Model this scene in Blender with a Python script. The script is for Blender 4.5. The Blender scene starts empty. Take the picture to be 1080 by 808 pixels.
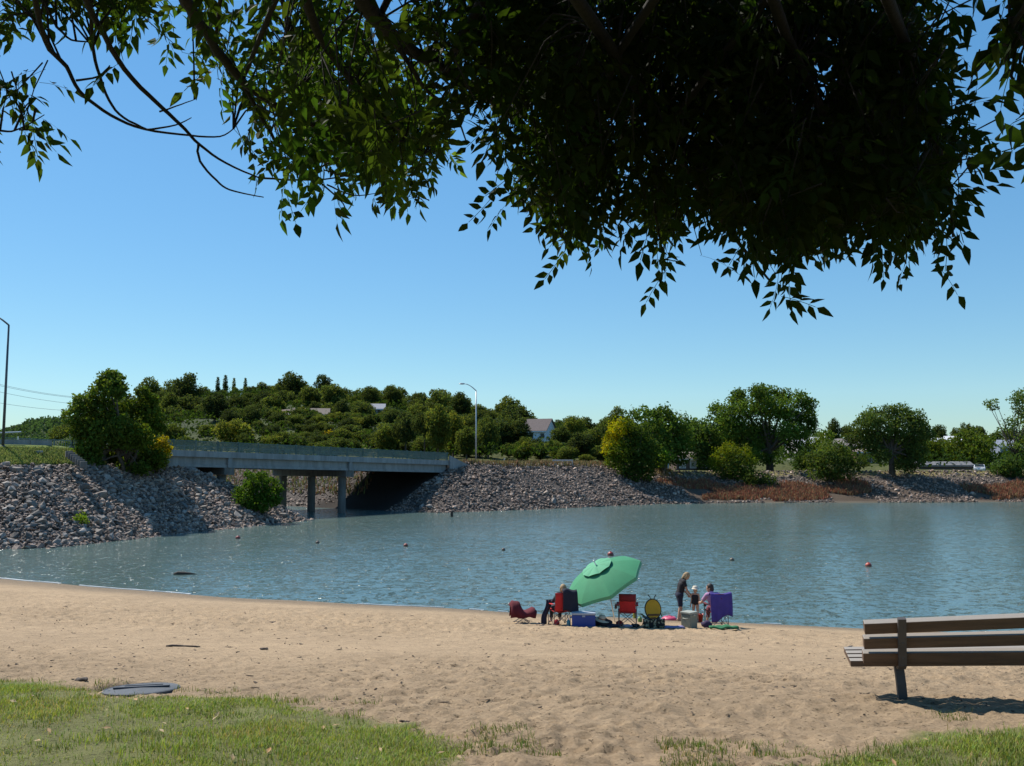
import bpy, bmesh, math, random
import numpy as np
from mathutils import Vector, Matrix
PI = math.pi
scene = bpy.context.scene
COL = scene.collection
rng = np.random.default_rng(7)
random.seed(7)
F = 950.0
EYE = Vector((0.0, 0.0, 5.5))
PITCH = math.atan(84.0 / 950.0)
SUN_AZ, SUN_EL = math.radians(-52.0), math.radians(51.0)

# ---------------------------------------------------------------- placing
def ray(px, py):
    u, v = (px - 540.0) / F, (404.0 - py) / F
    c, s = math.cos(PITCH), math.sin(PITCH)
    return np.array((u, c - v * s, s + v * c))
def W(px, py, Y):
    """The real place of something seen at photo position px, py and standing Y metres out."""
    d = ray(px, py)
    return Vector((d[0] / d[1] * Y, Y, 5.5 + d[2] / d[1] * Y))

# ---------------------------------------------------------------- noise
def hash2(ix, iy, seed):
    h = (ix.astype(np.int64) * 374761393 + iy.astype(np.int64) * 668265263 + seed * 1442695041) & 0x7fffffff
    h = ((h ^ (h >> 13)) * 1274126177) & 0x7fffffff
    h = (h ^ (h >> 16)) & 0x7fffffff
    return (h % 1000003) / 1000003.0
def vnoise(x, y, seed=0):
    ix, iy = np.floor(x), np.floor(y)
    fx, fy = x - ix, y - iy
    fx, fy = fx * fx * (3 - 2 * fx), fy * fy * (3 - 2 * fy)
    a, b = hash2(ix, iy, seed), hash2(ix + 1, iy, seed)
    c, d = hash2(ix, iy + 1, seed), hash2(ix + 1, iy + 1, seed)
    return (a + (b - a) * fx) * (1 - fy) + (c + (d - c) * fx) * fy
def fbm(x, y, oct=4, seed=0):
    t, a, s = 0, 1.0, 0.0
    for k in range(oct):
        t = t + a * vnoise(x * 2 ** k + 17.3 * k, y * 2 ** k - 9.1 * k, seed + k); s += a; a *= .5
    return t / s
def dents(x, y, cell, seed, prob, rad):
    """footprint-like dents, one at most per cell, with a little pushed-up rim"""
    ix, iy = np.floor(x / cell), np.floor(y / cell)
    out = np.zeros_like(x)
    for ox in (-1, 0, 1):
        for oy in (-1, 0, 1):
            cx, cy = ix + ox, iy + oy
            px = (cx + hash2(cx, cy, seed)) * cell; py = (cy + hash2(cx, cy, seed + 1)) * cell
            on = hash2(cx, cy, seed + 2) < prob
            an = hash2(cx, cy, seed + 3) * PI
            r = rad * (.6 + .8 * hash2(cx, cy, seed + 4))
            dx, dy = x - px, y - py
            a = (dx * np.cos(an) + dy * np.sin(an)) / (1.5 * r); b = (-dx * np.sin(an) + dy * np.cos(an)) / r
            q = a * a + b * b
            out += np.where(on, -np.exp(-q * 1.3) + .55 * np.exp(-(np.sqrt(q) - 1.55) ** 2 * 5), 0)
    return out
def sstep(a, b, x):
    t = np.clip((x - a) / (b - a), 0, 1)
    return t * t * (3 - 2 * t)

# ---------------------------------------------------------------- objects
def tag(o, label=None, cat=None, group=None, kind=None):
    if label: o['label'] = label
    if cat: o['category'] = cat
    if group: o['group'] = group
    if kind: o['kind'] = kind
    return o
def link(name, me, parent=None):
    o = bpy.data.objects.new(name, me); COL.objects.link(o)
    if parent is not None: o.parent = parent
    return o
def thing(name, label, cat, loc=(0, 0, 0), rz=0.0, group=None):
    o = bpy.data.objects.new(name, None); COL.objects.link(o)
    o.location = loc; o.rotation_euler = (0, 0, rz); o.empty_display_size = .2
    return tag(o, label, cat, group)
def kids(o): return [c for c in bpy.data.objects if c.parent == o]
def copy_tree(o, parent=None):
    c = o.copy(); COL.objects.link(c); c.parent = parent
    for ch in kids(o): copy_tree(ch, c)
    return c
def big_mesh(name, V, Fq, material, smooth=False, tint=None):
    """V (n,3), Fq (m,3 or 4) arrays -> mesh"""
    me = bpy.data.meshes.new(name)
    V = np.asarray(V, dtype=np.float32); Fq = np.asarray(Fq, dtype=np.int32)
    k = Fq.shape[1]; m = len(Fq)
    me.vertices.add(len(V)); me.vertices.foreach_set('co', V.ravel())
    me.loops.add(m * k); me.loops.foreach_set('vertex_index', Fq.ravel())
    me.polygons.add(m); me.polygons.foreach_set('loop_start', np.arange(0, m * k, k, dtype=np.int32))
    me.polygons.foreach_set('use_smooth', np.full(m, smooth, dtype=bool))
    if tint is not None:
        at = me.attributes.new('tint', 'FLOAT_COLOR', 'POINT')
        t = np.ones((len(V), 4), dtype=np.float32)
        tint = np.asarray(tint, dtype=np.float32)
        if tint.ndim == 1: t[:, :3] = tint[:, None]
        else: t[:, :3] = tint
        at.data.foreach_set('color', t.ravel())
    me.update(calc_edges=True); me.validate()
    if material: me.materials.append(material)
    return me

class MB:
    def __init__(s): s.v = []; s.f = []
    def add(s, vs, fs):
        n = len(s.v); s.v += [tuple(p) for p in vs]; s.f += [tuple(i + n for i in f) for f in fs]; return s
    def box(s, c, d, rz=0.0, rx=0.0, ry=0.0, bev=0.0):
        M = Matrix.Translation(c) @ Matrix.Rotation(rz, 4, 'Z') @ Matrix.Rotation(ry, 4, 'Y') @ Matrix.Rotation(rx, 4, 'X')
        hx, hy, hz = d[0] / 2, d[1] / 2, d[2] / 2
        if bev <= 0:
            vs = [M @ Vector((x * hx, y * hy, z * hz)) for x in (-1, 1) for y in (-1, 1) for z in (-1, 1)]
            return s.add(vs, [(0, 1, 3, 2), (4, 6, 7, 5), (0, 4, 5, 1), (2, 3, 7, 6), (0, 2, 6, 4), (1, 5, 7, 3)])
        bm = bmesh.new(); bmesh.ops.create_cube(bm, size=1)
        for v in bm.verts: v.co = Vector((v.co.x * d[0], v.co.y * d[1], v.co.z * d[2]))
        bmesh.ops.bevel(bm, geom=bm.edges[:], offset=bev, segments=2, affect='EDGES', profile=.6)
        bm.verts.index_update()
        s.add([M @ v.co for v in bm.verts], [[v.index for v in f.verts] for f in bm.faces]); bm.free(); return s
    def tube(s, pts, rad, n=8, cap=True):
        pts = [Vector(p) for p in pts]; m = len(pts)
        if not hasattr(rad, '__len__'): rad = [rad] * m
        rings = []; prev = None
        for i, p in enumerate(pts):
            t = (pts[min(i + 1, m - 1)] - pts[max(i - 1, 0)])
            t = t.normalized() if t.length > 1e-9 else Vector((0, 0, 1))
            if prev is None:
                a = Vector((0, 0, 1)) if abs(t.z) < .9 else Vector((1, 0, 0))
                u = t.cross(a).normalized()
            else:
                u = prev - t * prev.dot(t); u = u.normalized() if u.length > 1e-6 else t.orthogonal().normalized()
            prev = u; w = t.cross(u)
            rings.append([p + (u * math.cos(2 * PI * k / n) + w * math.sin(2 * PI * k / n)) * rad[i] for k in range(n)])
        vs = [q for r in rings for q in r]; fs = []
        for i in range(m - 1):
            for k in range(n):
                k2 = (k + 1) % n
                fs.append((i * n + k, i * n + k2, (i + 1) * n + k2, (i + 1) * n + k))
        if cap: fs += [tuple(range(n))[::-1], tuple((m - 1) * n + k for k in range(n))]
        return s.add(vs, fs)
    def sphere(s, c, r, nu=12, nv=8, M=None):
        c = Vector(c); r = (r, r, r) if not hasattr(r, '__len__') else r
        vs = [Vector((0, 0, r[2]))]
        for j in range(1, nv):
            for i in range(nu):
                a, b = PI * j / nv, 2 * PI * i / nu
                vs.append(Vector((r[0] * math.sin(a) * math.cos(b), r[1] * math.sin(a) * math.sin(b), r[2] * math.cos(a))))
        vs.append(Vector((0, 0, -r[2])))
        fs = [(0, 1 + i, 1 + (i + 1) % nu) for i in range(nu)]
        for j in range(nv - 2):
            for i in range(nu):
                a = 1 + j * nu; fs.append((a + i, a + nu + i, a + nu + (i + 1) % nu, a + (i + 1) % nu))
        e = len(vs) - 1; a = 1 + (nv - 2) * nu
        fs += [(e, a + (i + 1) % nu, a + i) for i in range(nu)]
        return s.add([(M @ v if M else v) + c for v in vs], fs)
    def cap(s, p, q, r1, r2, n=12):
        """tapered capsule"""
        p, q = Vector(p), Vector(q); t = (q - p)
        L = t.length; t = t / L if L > 1e-6 else Vector((0, 0, 1))
        pts, rs = [], []
        for a in (-1.45, -1.0, -.5): pts.append(p + t * r1 * math.sin(a)); rs.append(r1 * math.cos(a))
        pts += [p, q]; rs += [r1, r2]
        for a in (.5, 1.0, 1.45): pts.append(q + t * r2 * math.sin(a)); rs.append(r2 * math.cos(a))
        return s.tube(pts, rs, n)
    def lathe(s, prof, n=16, c=(0, 0, 0), M=None, close=True):
        c = Vector(c); vs = []; fs = []
        for r, z in prof:
            for k in range(n):
                v = Vector((r * math.cos(2 * PI * k / n), r * math.sin(2 * PI * k / n), z)); vs.append((M @ v if M else v) + c)
        for i in range(len(prof) - 1):
            for k in range(n):
                k2 = (k + 1) % n; fs.append((i * n + k, i * n + k2, (i + 1) * n + k2, (i + 1) * n + k))
        if close: fs += [tuple(range(n))[::-1], tuple((len(prof) - 1) * n + k for k in range(n))]
        return s.add(vs, fs)
    def prism(s, poly, ext):
        ext = Vector(ext); n = len(poly); poly = [Vector(p) for p in poly]
        return s.add(poly + [p + ext for p in poly], [tuple(range(n))[::-1], tuple(range(n, 2 * n))] + [(i, (i + 1) % n, n + (i + 1) % n, n + i) for i in range(n)])
    def sheet(s, P, th=.01):
        """P: grid of points [rows][cols] -> a cloth with thickness"""
        R, Cc = len(P), len(P[0]); P = [[Vector(q) for q in r] for r in P]
        N = [[None] * Cc for _ in range(R)]
        for i in range(R):
            for j in range(Cc):
                a = P[min(i + 1, R - 1)][j] - P[max(i - 1, 0)][j]; b = P[i][min(j + 1, Cc - 1)] - P[i][max(j - 1, 0)]
                n = a.cross(b); N[i][j] = n.normalized() if n.length > 1e-9 else Vector((0, 0, 1))
        vs = [P[i][j] + N[i][j] * th / 2 for i in range(R) for j in range(Cc)] + [P[i][j] - N[i][j] * th / 2 for i in range(R) for j in range(Cc)]
        fs = []; o = R * Cc
        for i in range(R - 1):
            for j in range(Cc - 1):
                a, b, c, d = i * Cc + j, i * Cc + j + 1, (i + 1) * Cc + j + 1, (i + 1) * Cc + j
                fs += [(a, b, c, d), (o + d, o + c, o + b, o + a)]
        edge = [j for j in range(Cc)] + [i * Cc + Cc - 1 for i in range(1, R)] + [(R - 1) * Cc + j for j in range(Cc - 2, -1, -1)] + [i * Cc for i in range(R - 2, 0, -1)]
        for k in range(len(edge)):
            a, b = edge[k], edge[(k + 1) % len(edge)]; fs.append((b, a, o + a, o + b))
        return s.add(vs, fs)
    def build(s, name, m, parent=None, smooth=False, recalc=True):
        me = bpy.data.meshes.new(name); me.from_pydata(s.v, [], s.f); me.validate()
        if recalc:
            bm = bmesh.new(); bm.from_mesh(me); bmesh.ops.recalc_face_normals(bm, faces=bm.faces[:]); bm.to_mesh(me); bm.free()
        if smooth: me.polygons.foreach_set('use_smooth', [True] * len(me.polygons))
        me.materials.append(m)
        return link(name, me, parent)
    def remeshed(s, name, m, parent, voxel, smooth_it=2):
        """all pieces fused into one continuous skin"""
        o = s.build(name, m, None)
        md = o.modifiers.new('r', 'REMESH'); md.mode = 'VOXEL'; md.voxel_size = voxel
        ms = o.modifiers.new('s', 'SMOOTH'); ms.iterations = smooth_it; ms.factor = .5
        dg = bpy.context.evaluated_depsgraph_get()
        me = bpy.data.meshes.new_from_object(o.evaluated_get(dg))
        o.modifiers.clear(); old = o.data; o.data = me; bpy.data.meshes.remove(old)
        me.polygons.foreach_set('use_smooth', [True] * len(me.polygons)); me.update()
        o.parent = parent
        return o

# ---------------------------------------------------------------- materials
def nt(name):
    m = bpy.data.materials.new(name); m.use_nodes = True
    t = m.node_tree; t.nodes.clear()
    out = t.nodes.new('ShaderNodeOutputMaterial'); return m, t, out
def N(t, typ, **kw):
    n = t.nodes.new(typ)
    for k, v in kw.items():
        if k in n.inputs: n.inputs[k].default_value = v
        else: setattr(n, k, v)
    return n
def mixcol(t, a, b, fac, mode='MIX'):
    n = t.nodes.new('ShaderNodeMix'); n.data_type = 'RGBA'; n.blend_type = mode
    for sock, val in ((n.inputs[0], fac), (n.inputs[6], a), (n.inputs[7], b)):
        if hasattr(val, 'is_output') or isinstance(val, bpy.types.NodeSocket): t.links.new(val, sock)
        else: sock.default_value = val if not hasattr(val, '__len__') or len(val) == 4 else (*val, 1)
    return n.outputs[2]
def ramp(t, src, stops):
    n = t.nodes.new('ShaderNodeValToRGB'); cr = n.color_ramp
    while len(cr.elements) < len(stops): cr.elements.new(.5)
    for e, (p, c) in zip(cr.elements, stops): e.position = p; e.color = (*c, 1) if hasattr(c, '__len__') else (c, c, c, 1)
    t.links.new(src, n.inputs[0]); return n.outputs[0]
def noise(t, scale, detail=4, rough=.6, coord='Object', dist=0.0, stretch=None):
    tc = t.nodes.new('ShaderNodeTexCoord'); src = tc.outputs[coord]
    if stretch:
        mp = t.nodes.new('ShaderNodeMapping'); mp.inputs['Scale'].default_value = stretch; t.links.new(src, mp.inputs[0]); src = mp.outputs[0]
    n = N(t, 'ShaderNodeTexNoise', Scale=scale, Detail=detail, Roughness=rough, Distortion=dist)
    t.links.new(src, n.inputs['Vector']); return n.outputs['Fac']
MATS = {}
def mat(name, col, rough=.7, var=.25, scale=4.0, bump=0.0, bscale=30.0, metal=0.0, col2=None, stretch=None, tint=False, coat=0.0, objrand=0.0, transl=0.0):
    if name in MATS: return MATS[name]
    m, t, out = nt(name)
    b = N(t, 'ShaderNodeBsdfPrincipled', Roughness=rough, Metallic=metal)
    if coat: b.inputs['Coat Weight'].default_value = coat
    c2 = col2 or tuple(c * (1 - var) for c in col)
    nz = noise(t, scale, 5, .62, stretch=stretch)
    fac = ramp(t, nz, [(.3, 0.0), (.7, 1.0)])
    c = mixcol(t, col, c2, fac)
    if tint:
        a = N(t, 'ShaderNodeAttribute', attribute_name='tint'); c = mixcol(t, c, a.outputs['Color'], 1.0, 'MULTIPLY')
    if objrand:
        oi = t.nodes.new('ShaderNodeObjectInfo')
        v = ramp(t, oi.outputs['Random'], [(0, 1 - objrand), (1, 1 + objrand)])
        c = mixcol(t, c, v, 1.0, 'MULTIPLY')
    t.links.new(c, b.inputs['Base Color'])
    if bump:
        bp = N(t, 'ShaderNodeBump', Strength=bump, Distance=.02)
        t.links.new(noise(t, bscale, 6, .65, stretch=stretch), bp.inputs['Height']); t.links.new(bp.outputs[0], b.inputs['Normal'])
    sh = b.outputs[0]
    if transl:
        tr = N(t, 'ShaderNodeBsdfTranslucent'); t.links.new(c, tr.inputs['Color'])
        mx = N(t, 'ShaderNodeMixShader', Fac=transl); t.links.new(sh, mx.inputs[1]); t.links.new(tr.outputs[0], mx.inputs[2]); sh = mx.outputs[0]
    t.links.new(sh, out.inputs[0]); MATS[name] = m; return m
def leafmat(name, col, transl=.3, rough=.6, spec=.15, hue=(1.25, 1.15, .5), objrand=0.0):
    """leaf: each leaf has its own greener or yellower tint (attribute), light also passes through it"""
    m, t, out = nt(name)
    a = N(t, 'ShaderNodeAttribute', attribute_name='tint')
    c = mixcol(t, col, a.outputs['Color'], 1.0, 'MULTIPLY')
    if objrand:
        oi = t.nodes.new('ShaderNodeObjectInfo')
        v = ramp(t, oi.outputs['Random'], [(0, (1 - objrand * 1.1, 1 - objrand, 1 - objrand * .5)), (.5, (1, 1, 1)), (.86, (1 + objrand * .8, 1 + objrand * .7, 1 + objrand * .2)), (1, (1 + objrand * 2.0, 1 + objrand * 1.3, 1))])
        c = mixcol(t, c, v, 1.0, 'MULTIPLY')
    b = N(t, 'ShaderNodeBsdfPrincipled', Roughness=rough); b.inputs['Specular IOR Level'].default_value = spec
    t.links.new(c, b.inputs['Base Color'])
    tr = N(t, 'ShaderNodeBsdfTranslucent'); t.links.new(mixcol(t, c, (*hue, 1), 1.0, 'MULTIPLY'), tr.inputs['Color'])
    mx = N(t, 'ShaderNodeMixShader', Fac=transl)
    t.links.new(b.outputs[0], mx.inputs[1]); t.links.new(tr.outputs[0], mx.inputs[2]); t.links.new(mx.outputs[0], out.inputs[0])
    return m
# ================================================================ camera, sky, sun
cam = bpy.data.cameras.new('camera'); co = bpy.data.objects.new('camera', cam); COL.objects.link(co)
co.location = EYE; co.rotation_euler = (PI / 2 + PITCH, 0, 0)
cam.sensor_fit = 'HORIZONTAL'; cam.sensor_width = 36; cam.lens = F / 1080 * 36; cam.clip_start = .1; cam.clip_end = 6000
scene.camera = co
w = bpy.data.worlds.new('World'); scene.world = w; w.use_nodes = True
wt = w.node_tree; bg = wt.nodes['Background']
sky = wt.nodes.new('ShaderNodeTexSky'); sky.sky_type = 'NISHITA'; sky.sun_disc = False
sky.sun_elevation = SUN_EL; sky.sun_rotation = SUN_AZ
sky.altitude = 300; sky.air_density = 1.15; sky.dust_density = .1; sky.ozone_density = 2.6
hs = wt.nodes.new('ShaderNodeHueSaturation'); hs.inputs['Saturation'].default_value = 1.75
gm0 = wt.nodes.new('ShaderNodeGamma'); gm0.inputs[1].default_value = .56; wt.links.new(sky.outputs[0], gm0.inputs[0]); wt.links.new(gm0.outputs[0], hs.inputs['Color']); tcw = wt.nodes.new('ShaderNodeTexCoord'); sxw = wt.nodes.new('ShaderNodeSeparateXYZ'); wt.links.new(tcw.outputs['Generated'], sxw.inputs[0])
clear = ramp(wt, sxw.outputs[2], [(0.0, (.74, .90, 1.0)), (.10, (.80, .94, 1.0)), (.32, (.97, .99, 1.0)), (1.0, (1, 1, 1))])       # a clean, dry autumn horizon
wt.links.new(mixcol(wt, mixcol(wt, hs.outputs[0], clear, 1.0, 'MULTIPLY'), (1.84, 2.06, 2.20), 1.0, 'MULTIPLY'), bg.inputs[0]); bg.inputs[1].default_value = .098
sl = bpy.data.lights.new('sun', 'SUN'); sl.energy = 5.0; sl.angle = math.radians(.53); sl.color = (1.0, .95, .86)
so = bpy.data.objects.new('sun', sl); COL.objects.link(so)
SUN = Vector((math.sin(SUN_AZ) * math.cos(SUN_EL), math.cos(SUN_AZ) * math.cos(SUN_EL), math.sin(SUN_EL)))
so.rotation_euler = SUN.to_track_quat('Z', 'Y').to_euler(); so.location = (-30, 30, 60)
scene.view_settings.view_transform = 'Standard'; scene.view_settings.look = 'None'; scene.view_settings.gamma = 1
scene.view_settings.exposure = 0.43; scene.view_settings.use_curve_mapping = False
scene.render.engine = 'CYCLES'
scene.cycles.max_bounces = 8; scene.cycles.transparent_max_bounces = 8; scene.cycles.use_denoising = True
scene.cycles.sample_clamp_indirect = 6

# ================================================================ land form
YW = np.array([(-200, 42), (-60, 47), (-34, 46.2), (-24.95, 43.9), (-18.9, 40.8), (-13.7, 38.4), (-9.3, 36.8), (-5.25, 35.55), (-1.45, 34.4),
               (0, 33.8), (2.1, 33.3), (5.45, 32.35), (7.98, 31.6), (10.7, 30.8), (12, 30.4), (16.6, 29.2), (30, 27), (60, 24), (200, 18)])
def waterline(x): return np.interp(x, YW[:, 0], YW[:, 1])
def beach_z(x, y):
    x = np.asarray(x, float); y = np.asarray(y, float)
    yw = waterline(x) + .35 * (fbm(x * .35, x * 0 + 3, 3, 5) - .5)
    s = (yw - y) / (yw - 9.25)
    up = 3.15 * (s - .075 * np.sin(np.clip(s, 0, 1) * PI))
    up = np.where(s > 1, 3.15 + np.minimum((9.25 - y) * .082, .76 + (9.25 - y) * .012), up)
    dn = np.maximum((yw - y) * -.16, 0)
    return np.where(s >= 0, up, -np.minimum(dn, 1.7))
def gp(px, py):
    """where the line of sight through a photo position meets the beach"""
    d = ray(px, py); y = 5.0
    for k in range(4000):
        y += .01
        p = np.array([0, 0, 5.5]) + d / d[1] * y
        if p[2] <= float(beach_z(p[0], p[1])): return Vector(p)
    return Vector(p)
def bz(x, y): return float(beach_z(x, y))

def seg_dist(px, py, poly):
    d = np.full(px.shape, 1e9); ins = np.zeros(px.shape, bool); n = len(poly)
    for i in range(n):
        (x1, y1), (x2, y2) = poly[i], poly[(i + 1) % n]
        ex, ey = x2 - x1, y2 - y1
        t = np.clip(((px - x1) * ex + (py - y1) * ey) / (ex * ex + ey * ey), 0, 1)
        d = np.minimum(d, np.hypot(px - x1 - t * ex, py - y1 - t * ey))
        c = ((y1 > py) != (y2 > py)) & (px < (x2 - x1) * (py - y1) / ((y2 - y1) if y2 != y1 else 1e-9) + x1)
        ins ^= c
    return np.where(ins, d, -d)
BD = np.array((.62, .785)); BP = np.array((-.785, .62))       # along the bridge, across it (away from us)
B0 = np.array((-31.7, 82.0))                                     # near face where the tree hides it
def bpt(a, wd=0.0): return B0 + BD * a + BP * wd                 # a metres along the near face, wd metres in
def deck_z(a): return 6.54 - .024 * a
A_L, A_R = -8.3, 38.2                                            # ends of the bridge
LPOLY = [(-400, 40), (-120, 50), (-60, 54.5), (-33, 58.1), (-30, 59.4), (-28.2, 63.7), (-25.6, 72.6), (-22.2, 80.4), (-19.7, 87), (-20.4, 88.4),
         (-42.6, 106), (-70, 128), (-130, 150), (-400, 190)]
RPOLY = [(-8.4, 100), (2.2, 106.6), (7.2, 111), (12.2, 116), (20.5, 121.5), (32, 124), (45, 125), (58, 125.5), (72, 127), (150, 128), (400, 140), (2500, 150),
         (2500, 2600), (-2500, 2600), (-2500, 230), (-400, 205), (-150, 172), (-80, 152), (-54, 139), (-30.5, 117)]
RIDGE = np.array([(-900, 478), (-300, 478), (0, 474), (60, 466), (100, 436), (165, 415), (200, 409), (240, 406), (290, 405), (340, 409), (400, 412), (430, 420), (470, 427), (520, 436),
                  (580, 440), (620, 438), (680, 444), (760, 447), (860, 453), (920, 455), (1000, 461), (1080, 466), (1300, 472), (2500, 476)])
FARR = np.array([(-900, 462), (-300, 468), (-60, 462), (0, 456), (20, 449), (45, 443), (80, 441), (120, 441), (200, 452), (400, 470), (2500, 476)])
def land_z(x, y):
    x = np.asarray(x, float); y = np.asarray(y, float)
    pa = np.clip(540 + 950 * x / np.maximum(y, 60), -900, 2500)
    wob = (fbm(x * .25, y * .25, 3, 21) - .5) * 1.6
    dL = seg_dist(x, y, LPOLY) + wob * .5; dR = seg_dist(x, y, RPOLY) + wob * .5
    al = (x - B0[0]) * BD[0] + (y - B0[1]) * BD[1]; ac = (x - B0[0]) * BP[0] + (y - B0[1]) * BP[1]
    e = np.maximum(-ac, ac - 13.0); e = np.maximum(e, 0)
    L = np.where(dL > 0, np.minimum(.56 * dL, 5.3 + .004 * dL), np.maximum(dL * .35, -1.7))
    embL = 6.85 - .02 * np.minimum(al, 0) * .3 - .34 * np.maximum(e - .6, 0) - .55 * np.maximum(al - A_L, 0)
    L = np.where(dL > 0, np.maximum(L, np.minimum(embL, .58 * dL)), L)
    k = sstep(12, 25, x)
    bank = np.minimum(.45 * dR, 5.2)
    low = np.where(dR < 2.2, .13 * dR, np.minimum(.286 + (dR - 2.2) * .34, 4.15))
    R = bank * (1 - k) + low * k
    R = np.where(dR > 0, R, np.maximum(dR * .3, -1.7))
    embR = 5.45 - .02 * (al - A_R) - .3 * np.maximum(e - .6, 0) - .6 * np.maximum(A_R - al, 0)
    R = np.where((dR > 0) & (x < 30) & (al > A_R - 12), np.maximum(R, np.minimum(embR, .48 * dR)), R)
    zt = 5.5 + (488 - np.interp(pa, RIDGE[:, 0], RIDGE[:, 1])) * 380 / 950 - 6.5
    zf = 5.5 + (488 - np.interp(pa, FARR[:, 0], FARR[:, 1])) * 900 / 950 - 6.0
    hill = (zt - 4.5) * np.clip(.35 * sstep(140, 230, y) + .65 * sstep(190, 385, y), 0, 1)
    hill = np.where(y > 385, (zt - 4.5) * (1 - sstep(400, 640, y)), hill)
    hill = hill + (zf - 4.5) * sstep(560, 900, y) * (1 - .5 * sstep(950, 1500, y))
    hill = hill + (fbm(x * .02, y * .02, 3, 33) - .5) * 5 * sstep(170, 240, y) * (1 - sstep(300, 385, y))
    R = np.where(dR > 14, R + np.maximum(hill, 0), R)
    z = np.maximum(np.maximum(beach_z(x, y) - .3, -1.7), np.maximum(L, R))
    return z, dL, dR
def lz(x, y): return float(land_z(np.array([x]), np.array([y]))[0][0])
def ground_far(px, py, y0=55.0, y1=500.0):
    """where a line of sight meets the land across the water"""
    d = ray(px, py); ys = np.arange(y0, y1, .25)
    z = 5.5 + d[2] / d[1] * ys; x = d[0] / d[1] * ys
    h = np.where(np.maximum(land_z(x, ys)[0], 0) >= z)[0]
    i = h[0] if len(h) else len(ys) - 1
    return Vector((x[i], ys[i], z[i]))

xs = np.concatenate([np.linspace(-2200, -140, 60), np.arange(-138, 130, 1.0), np.linspace(133, 2200, 62)])
ys = np.concatenate([np.linspace(-400, 40, 30), np.arange(42, 175, 1.0), np.arange(176, 470, 4.0), np.linspace(480, 2500, 70)])
X, Y = np.meshgrid(xs, ys)
Z, dL, dR = land_z(X, Y)
n1 = fbm(X * .3, Y * .3, 4, 50)[..., None]; n2 = fbm(X * .06, Y * .06, 3, 51)[..., None]
def c3(*c): return np.array(c)
sandc = c3(.36, .265, .16) * np.ones_like(n1); T = sandc.copy()
soil = c3(.085, .07, .06) * (.7 + .6 * n1); wood = c3(.045, .06, .022) * (.6 + .8 * n2)
dry = c3(.20, .165, .065) * (.7 + .6 * n1); green = c3(.12, .16, .035) * (.75 + .5 * n1); red = c3(.085, .062, .045) * (.7 + .6 * n1); mud = c3(.115, .095, .07) * (.8 + .4 * n1)
def put(T, m, c): return T * (1 - m[..., None]) + c * m[..., None]
inL, inR = dL > -3, dR > -3
T = put(T, inL * 1.0, soil); T = put(T, inL * sstep(5.2, 5.6, Z + (n1[..., 0] - .5) * .5), green)
T = put(T, inR * 1.0, soil); kx = sstep(14, 22, X)
T = put(T, inR * kx * (1 - sstep(.7, 1.3, dR)), mud)
T = put(T, inR * kx * sstep(.9, 1.5, dR) * (1 - sstep(8.5, 10, dR)), red)
AL_ = (X - B0[0]) * BP[0] + (Y - B0[1]) * BP[1]; UB = sstep(-.6, .8, AL_) * sstep(14, 12.6, AL_) * inR * (Y < 135); T = put(T, UB, soil * .38); T = put(T, sstep(11.0, 12.5, dR) * (1 - UB), dry); T = put(T, sstep(125, 150, Y) * (dR > 13), green * .3 + dry * .2); T = put(T, sstep(165, 200, Y) * (dR > 13), wood)  # soil under the bridge darkened in colour to deepen its shade
nx, ny = len(xs), len(ys)
idx = np.arange(nx * ny).reshape(ny, nx)
FQ = np.stack([idx[:-1, :-1], idx[:-1, 1:], idx[1:, 1:], idx[1:, :-1]], -1).reshape(-1, 4)
def groundmat(name, base, bump=.5, bscale=6, rough=.95):
    m, t, out = nt(name); b = N(t, 'ShaderNodeBsdfPrincipled', Roughness=rough); b.inputs['Specular IOR Level'].default_value = .15
    a = N(t, 'ShaderNodeAttribute', attribute_name='tint')
    v = ramp(t, noise(t, bscale, 6, .7), [(.25, .62), (.75, 1.3)])
    t.links.new(mixcol(t, a.outputs['Color'], v, 1.0, 'MULTIPLY'), b.inputs['Base Color'])
    bp = N(t, 'ShaderNodeBump', Strength=bump, Distance=.1); t.links.new(noise(t, bscale, 8, .7), bp.inputs['Height']); t.links.new(bp.outputs[0], b.inputs['Normal'])
    t.links.new(b.outputs[0], out.inputs[0]); return m
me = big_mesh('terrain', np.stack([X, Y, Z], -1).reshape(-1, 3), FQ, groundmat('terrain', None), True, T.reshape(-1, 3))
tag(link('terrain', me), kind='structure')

# ================================================================ beach, one fine sheet
vs_ = np.concatenate([np.linspace(-14, 5, 60)[:-1], np.arange(5, 13, .03), 13 * 1.0029 ** np.arange(0, 470)])
uu = np.linspace(-1, 1, 860)
V_, U_ = np.meshgrid(vs_, uu, indexing='ij')
X = U_ * (8 + .78 * np.maximum(V_, 0)); Y = V_
# grass reaches
GRASS_L = [gp(*p) for p in ((-160, 700), (0, 717), (60, 723), (120, 733), (200, 735), (270, 736), (300, 744), (400, 757), (450, 768), (488, 786), (492, 800), (470, 812))]
GRASS_R = [gp(*p) for p in ((850, 812), (880, 800), (930, 790), (965, 786), (1000, 772), (1080, 768), (1250, 760))]
gl = [(p.x, p.y) for p in GRASS_L] + [(GRASS_L[-1].x + .2, -9), (-14, -9)]
gr = [(p.x, p.y) for p in GRASS_R] + [(12, -9), (GRASS_R[0].x - .3, -9)]
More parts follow.
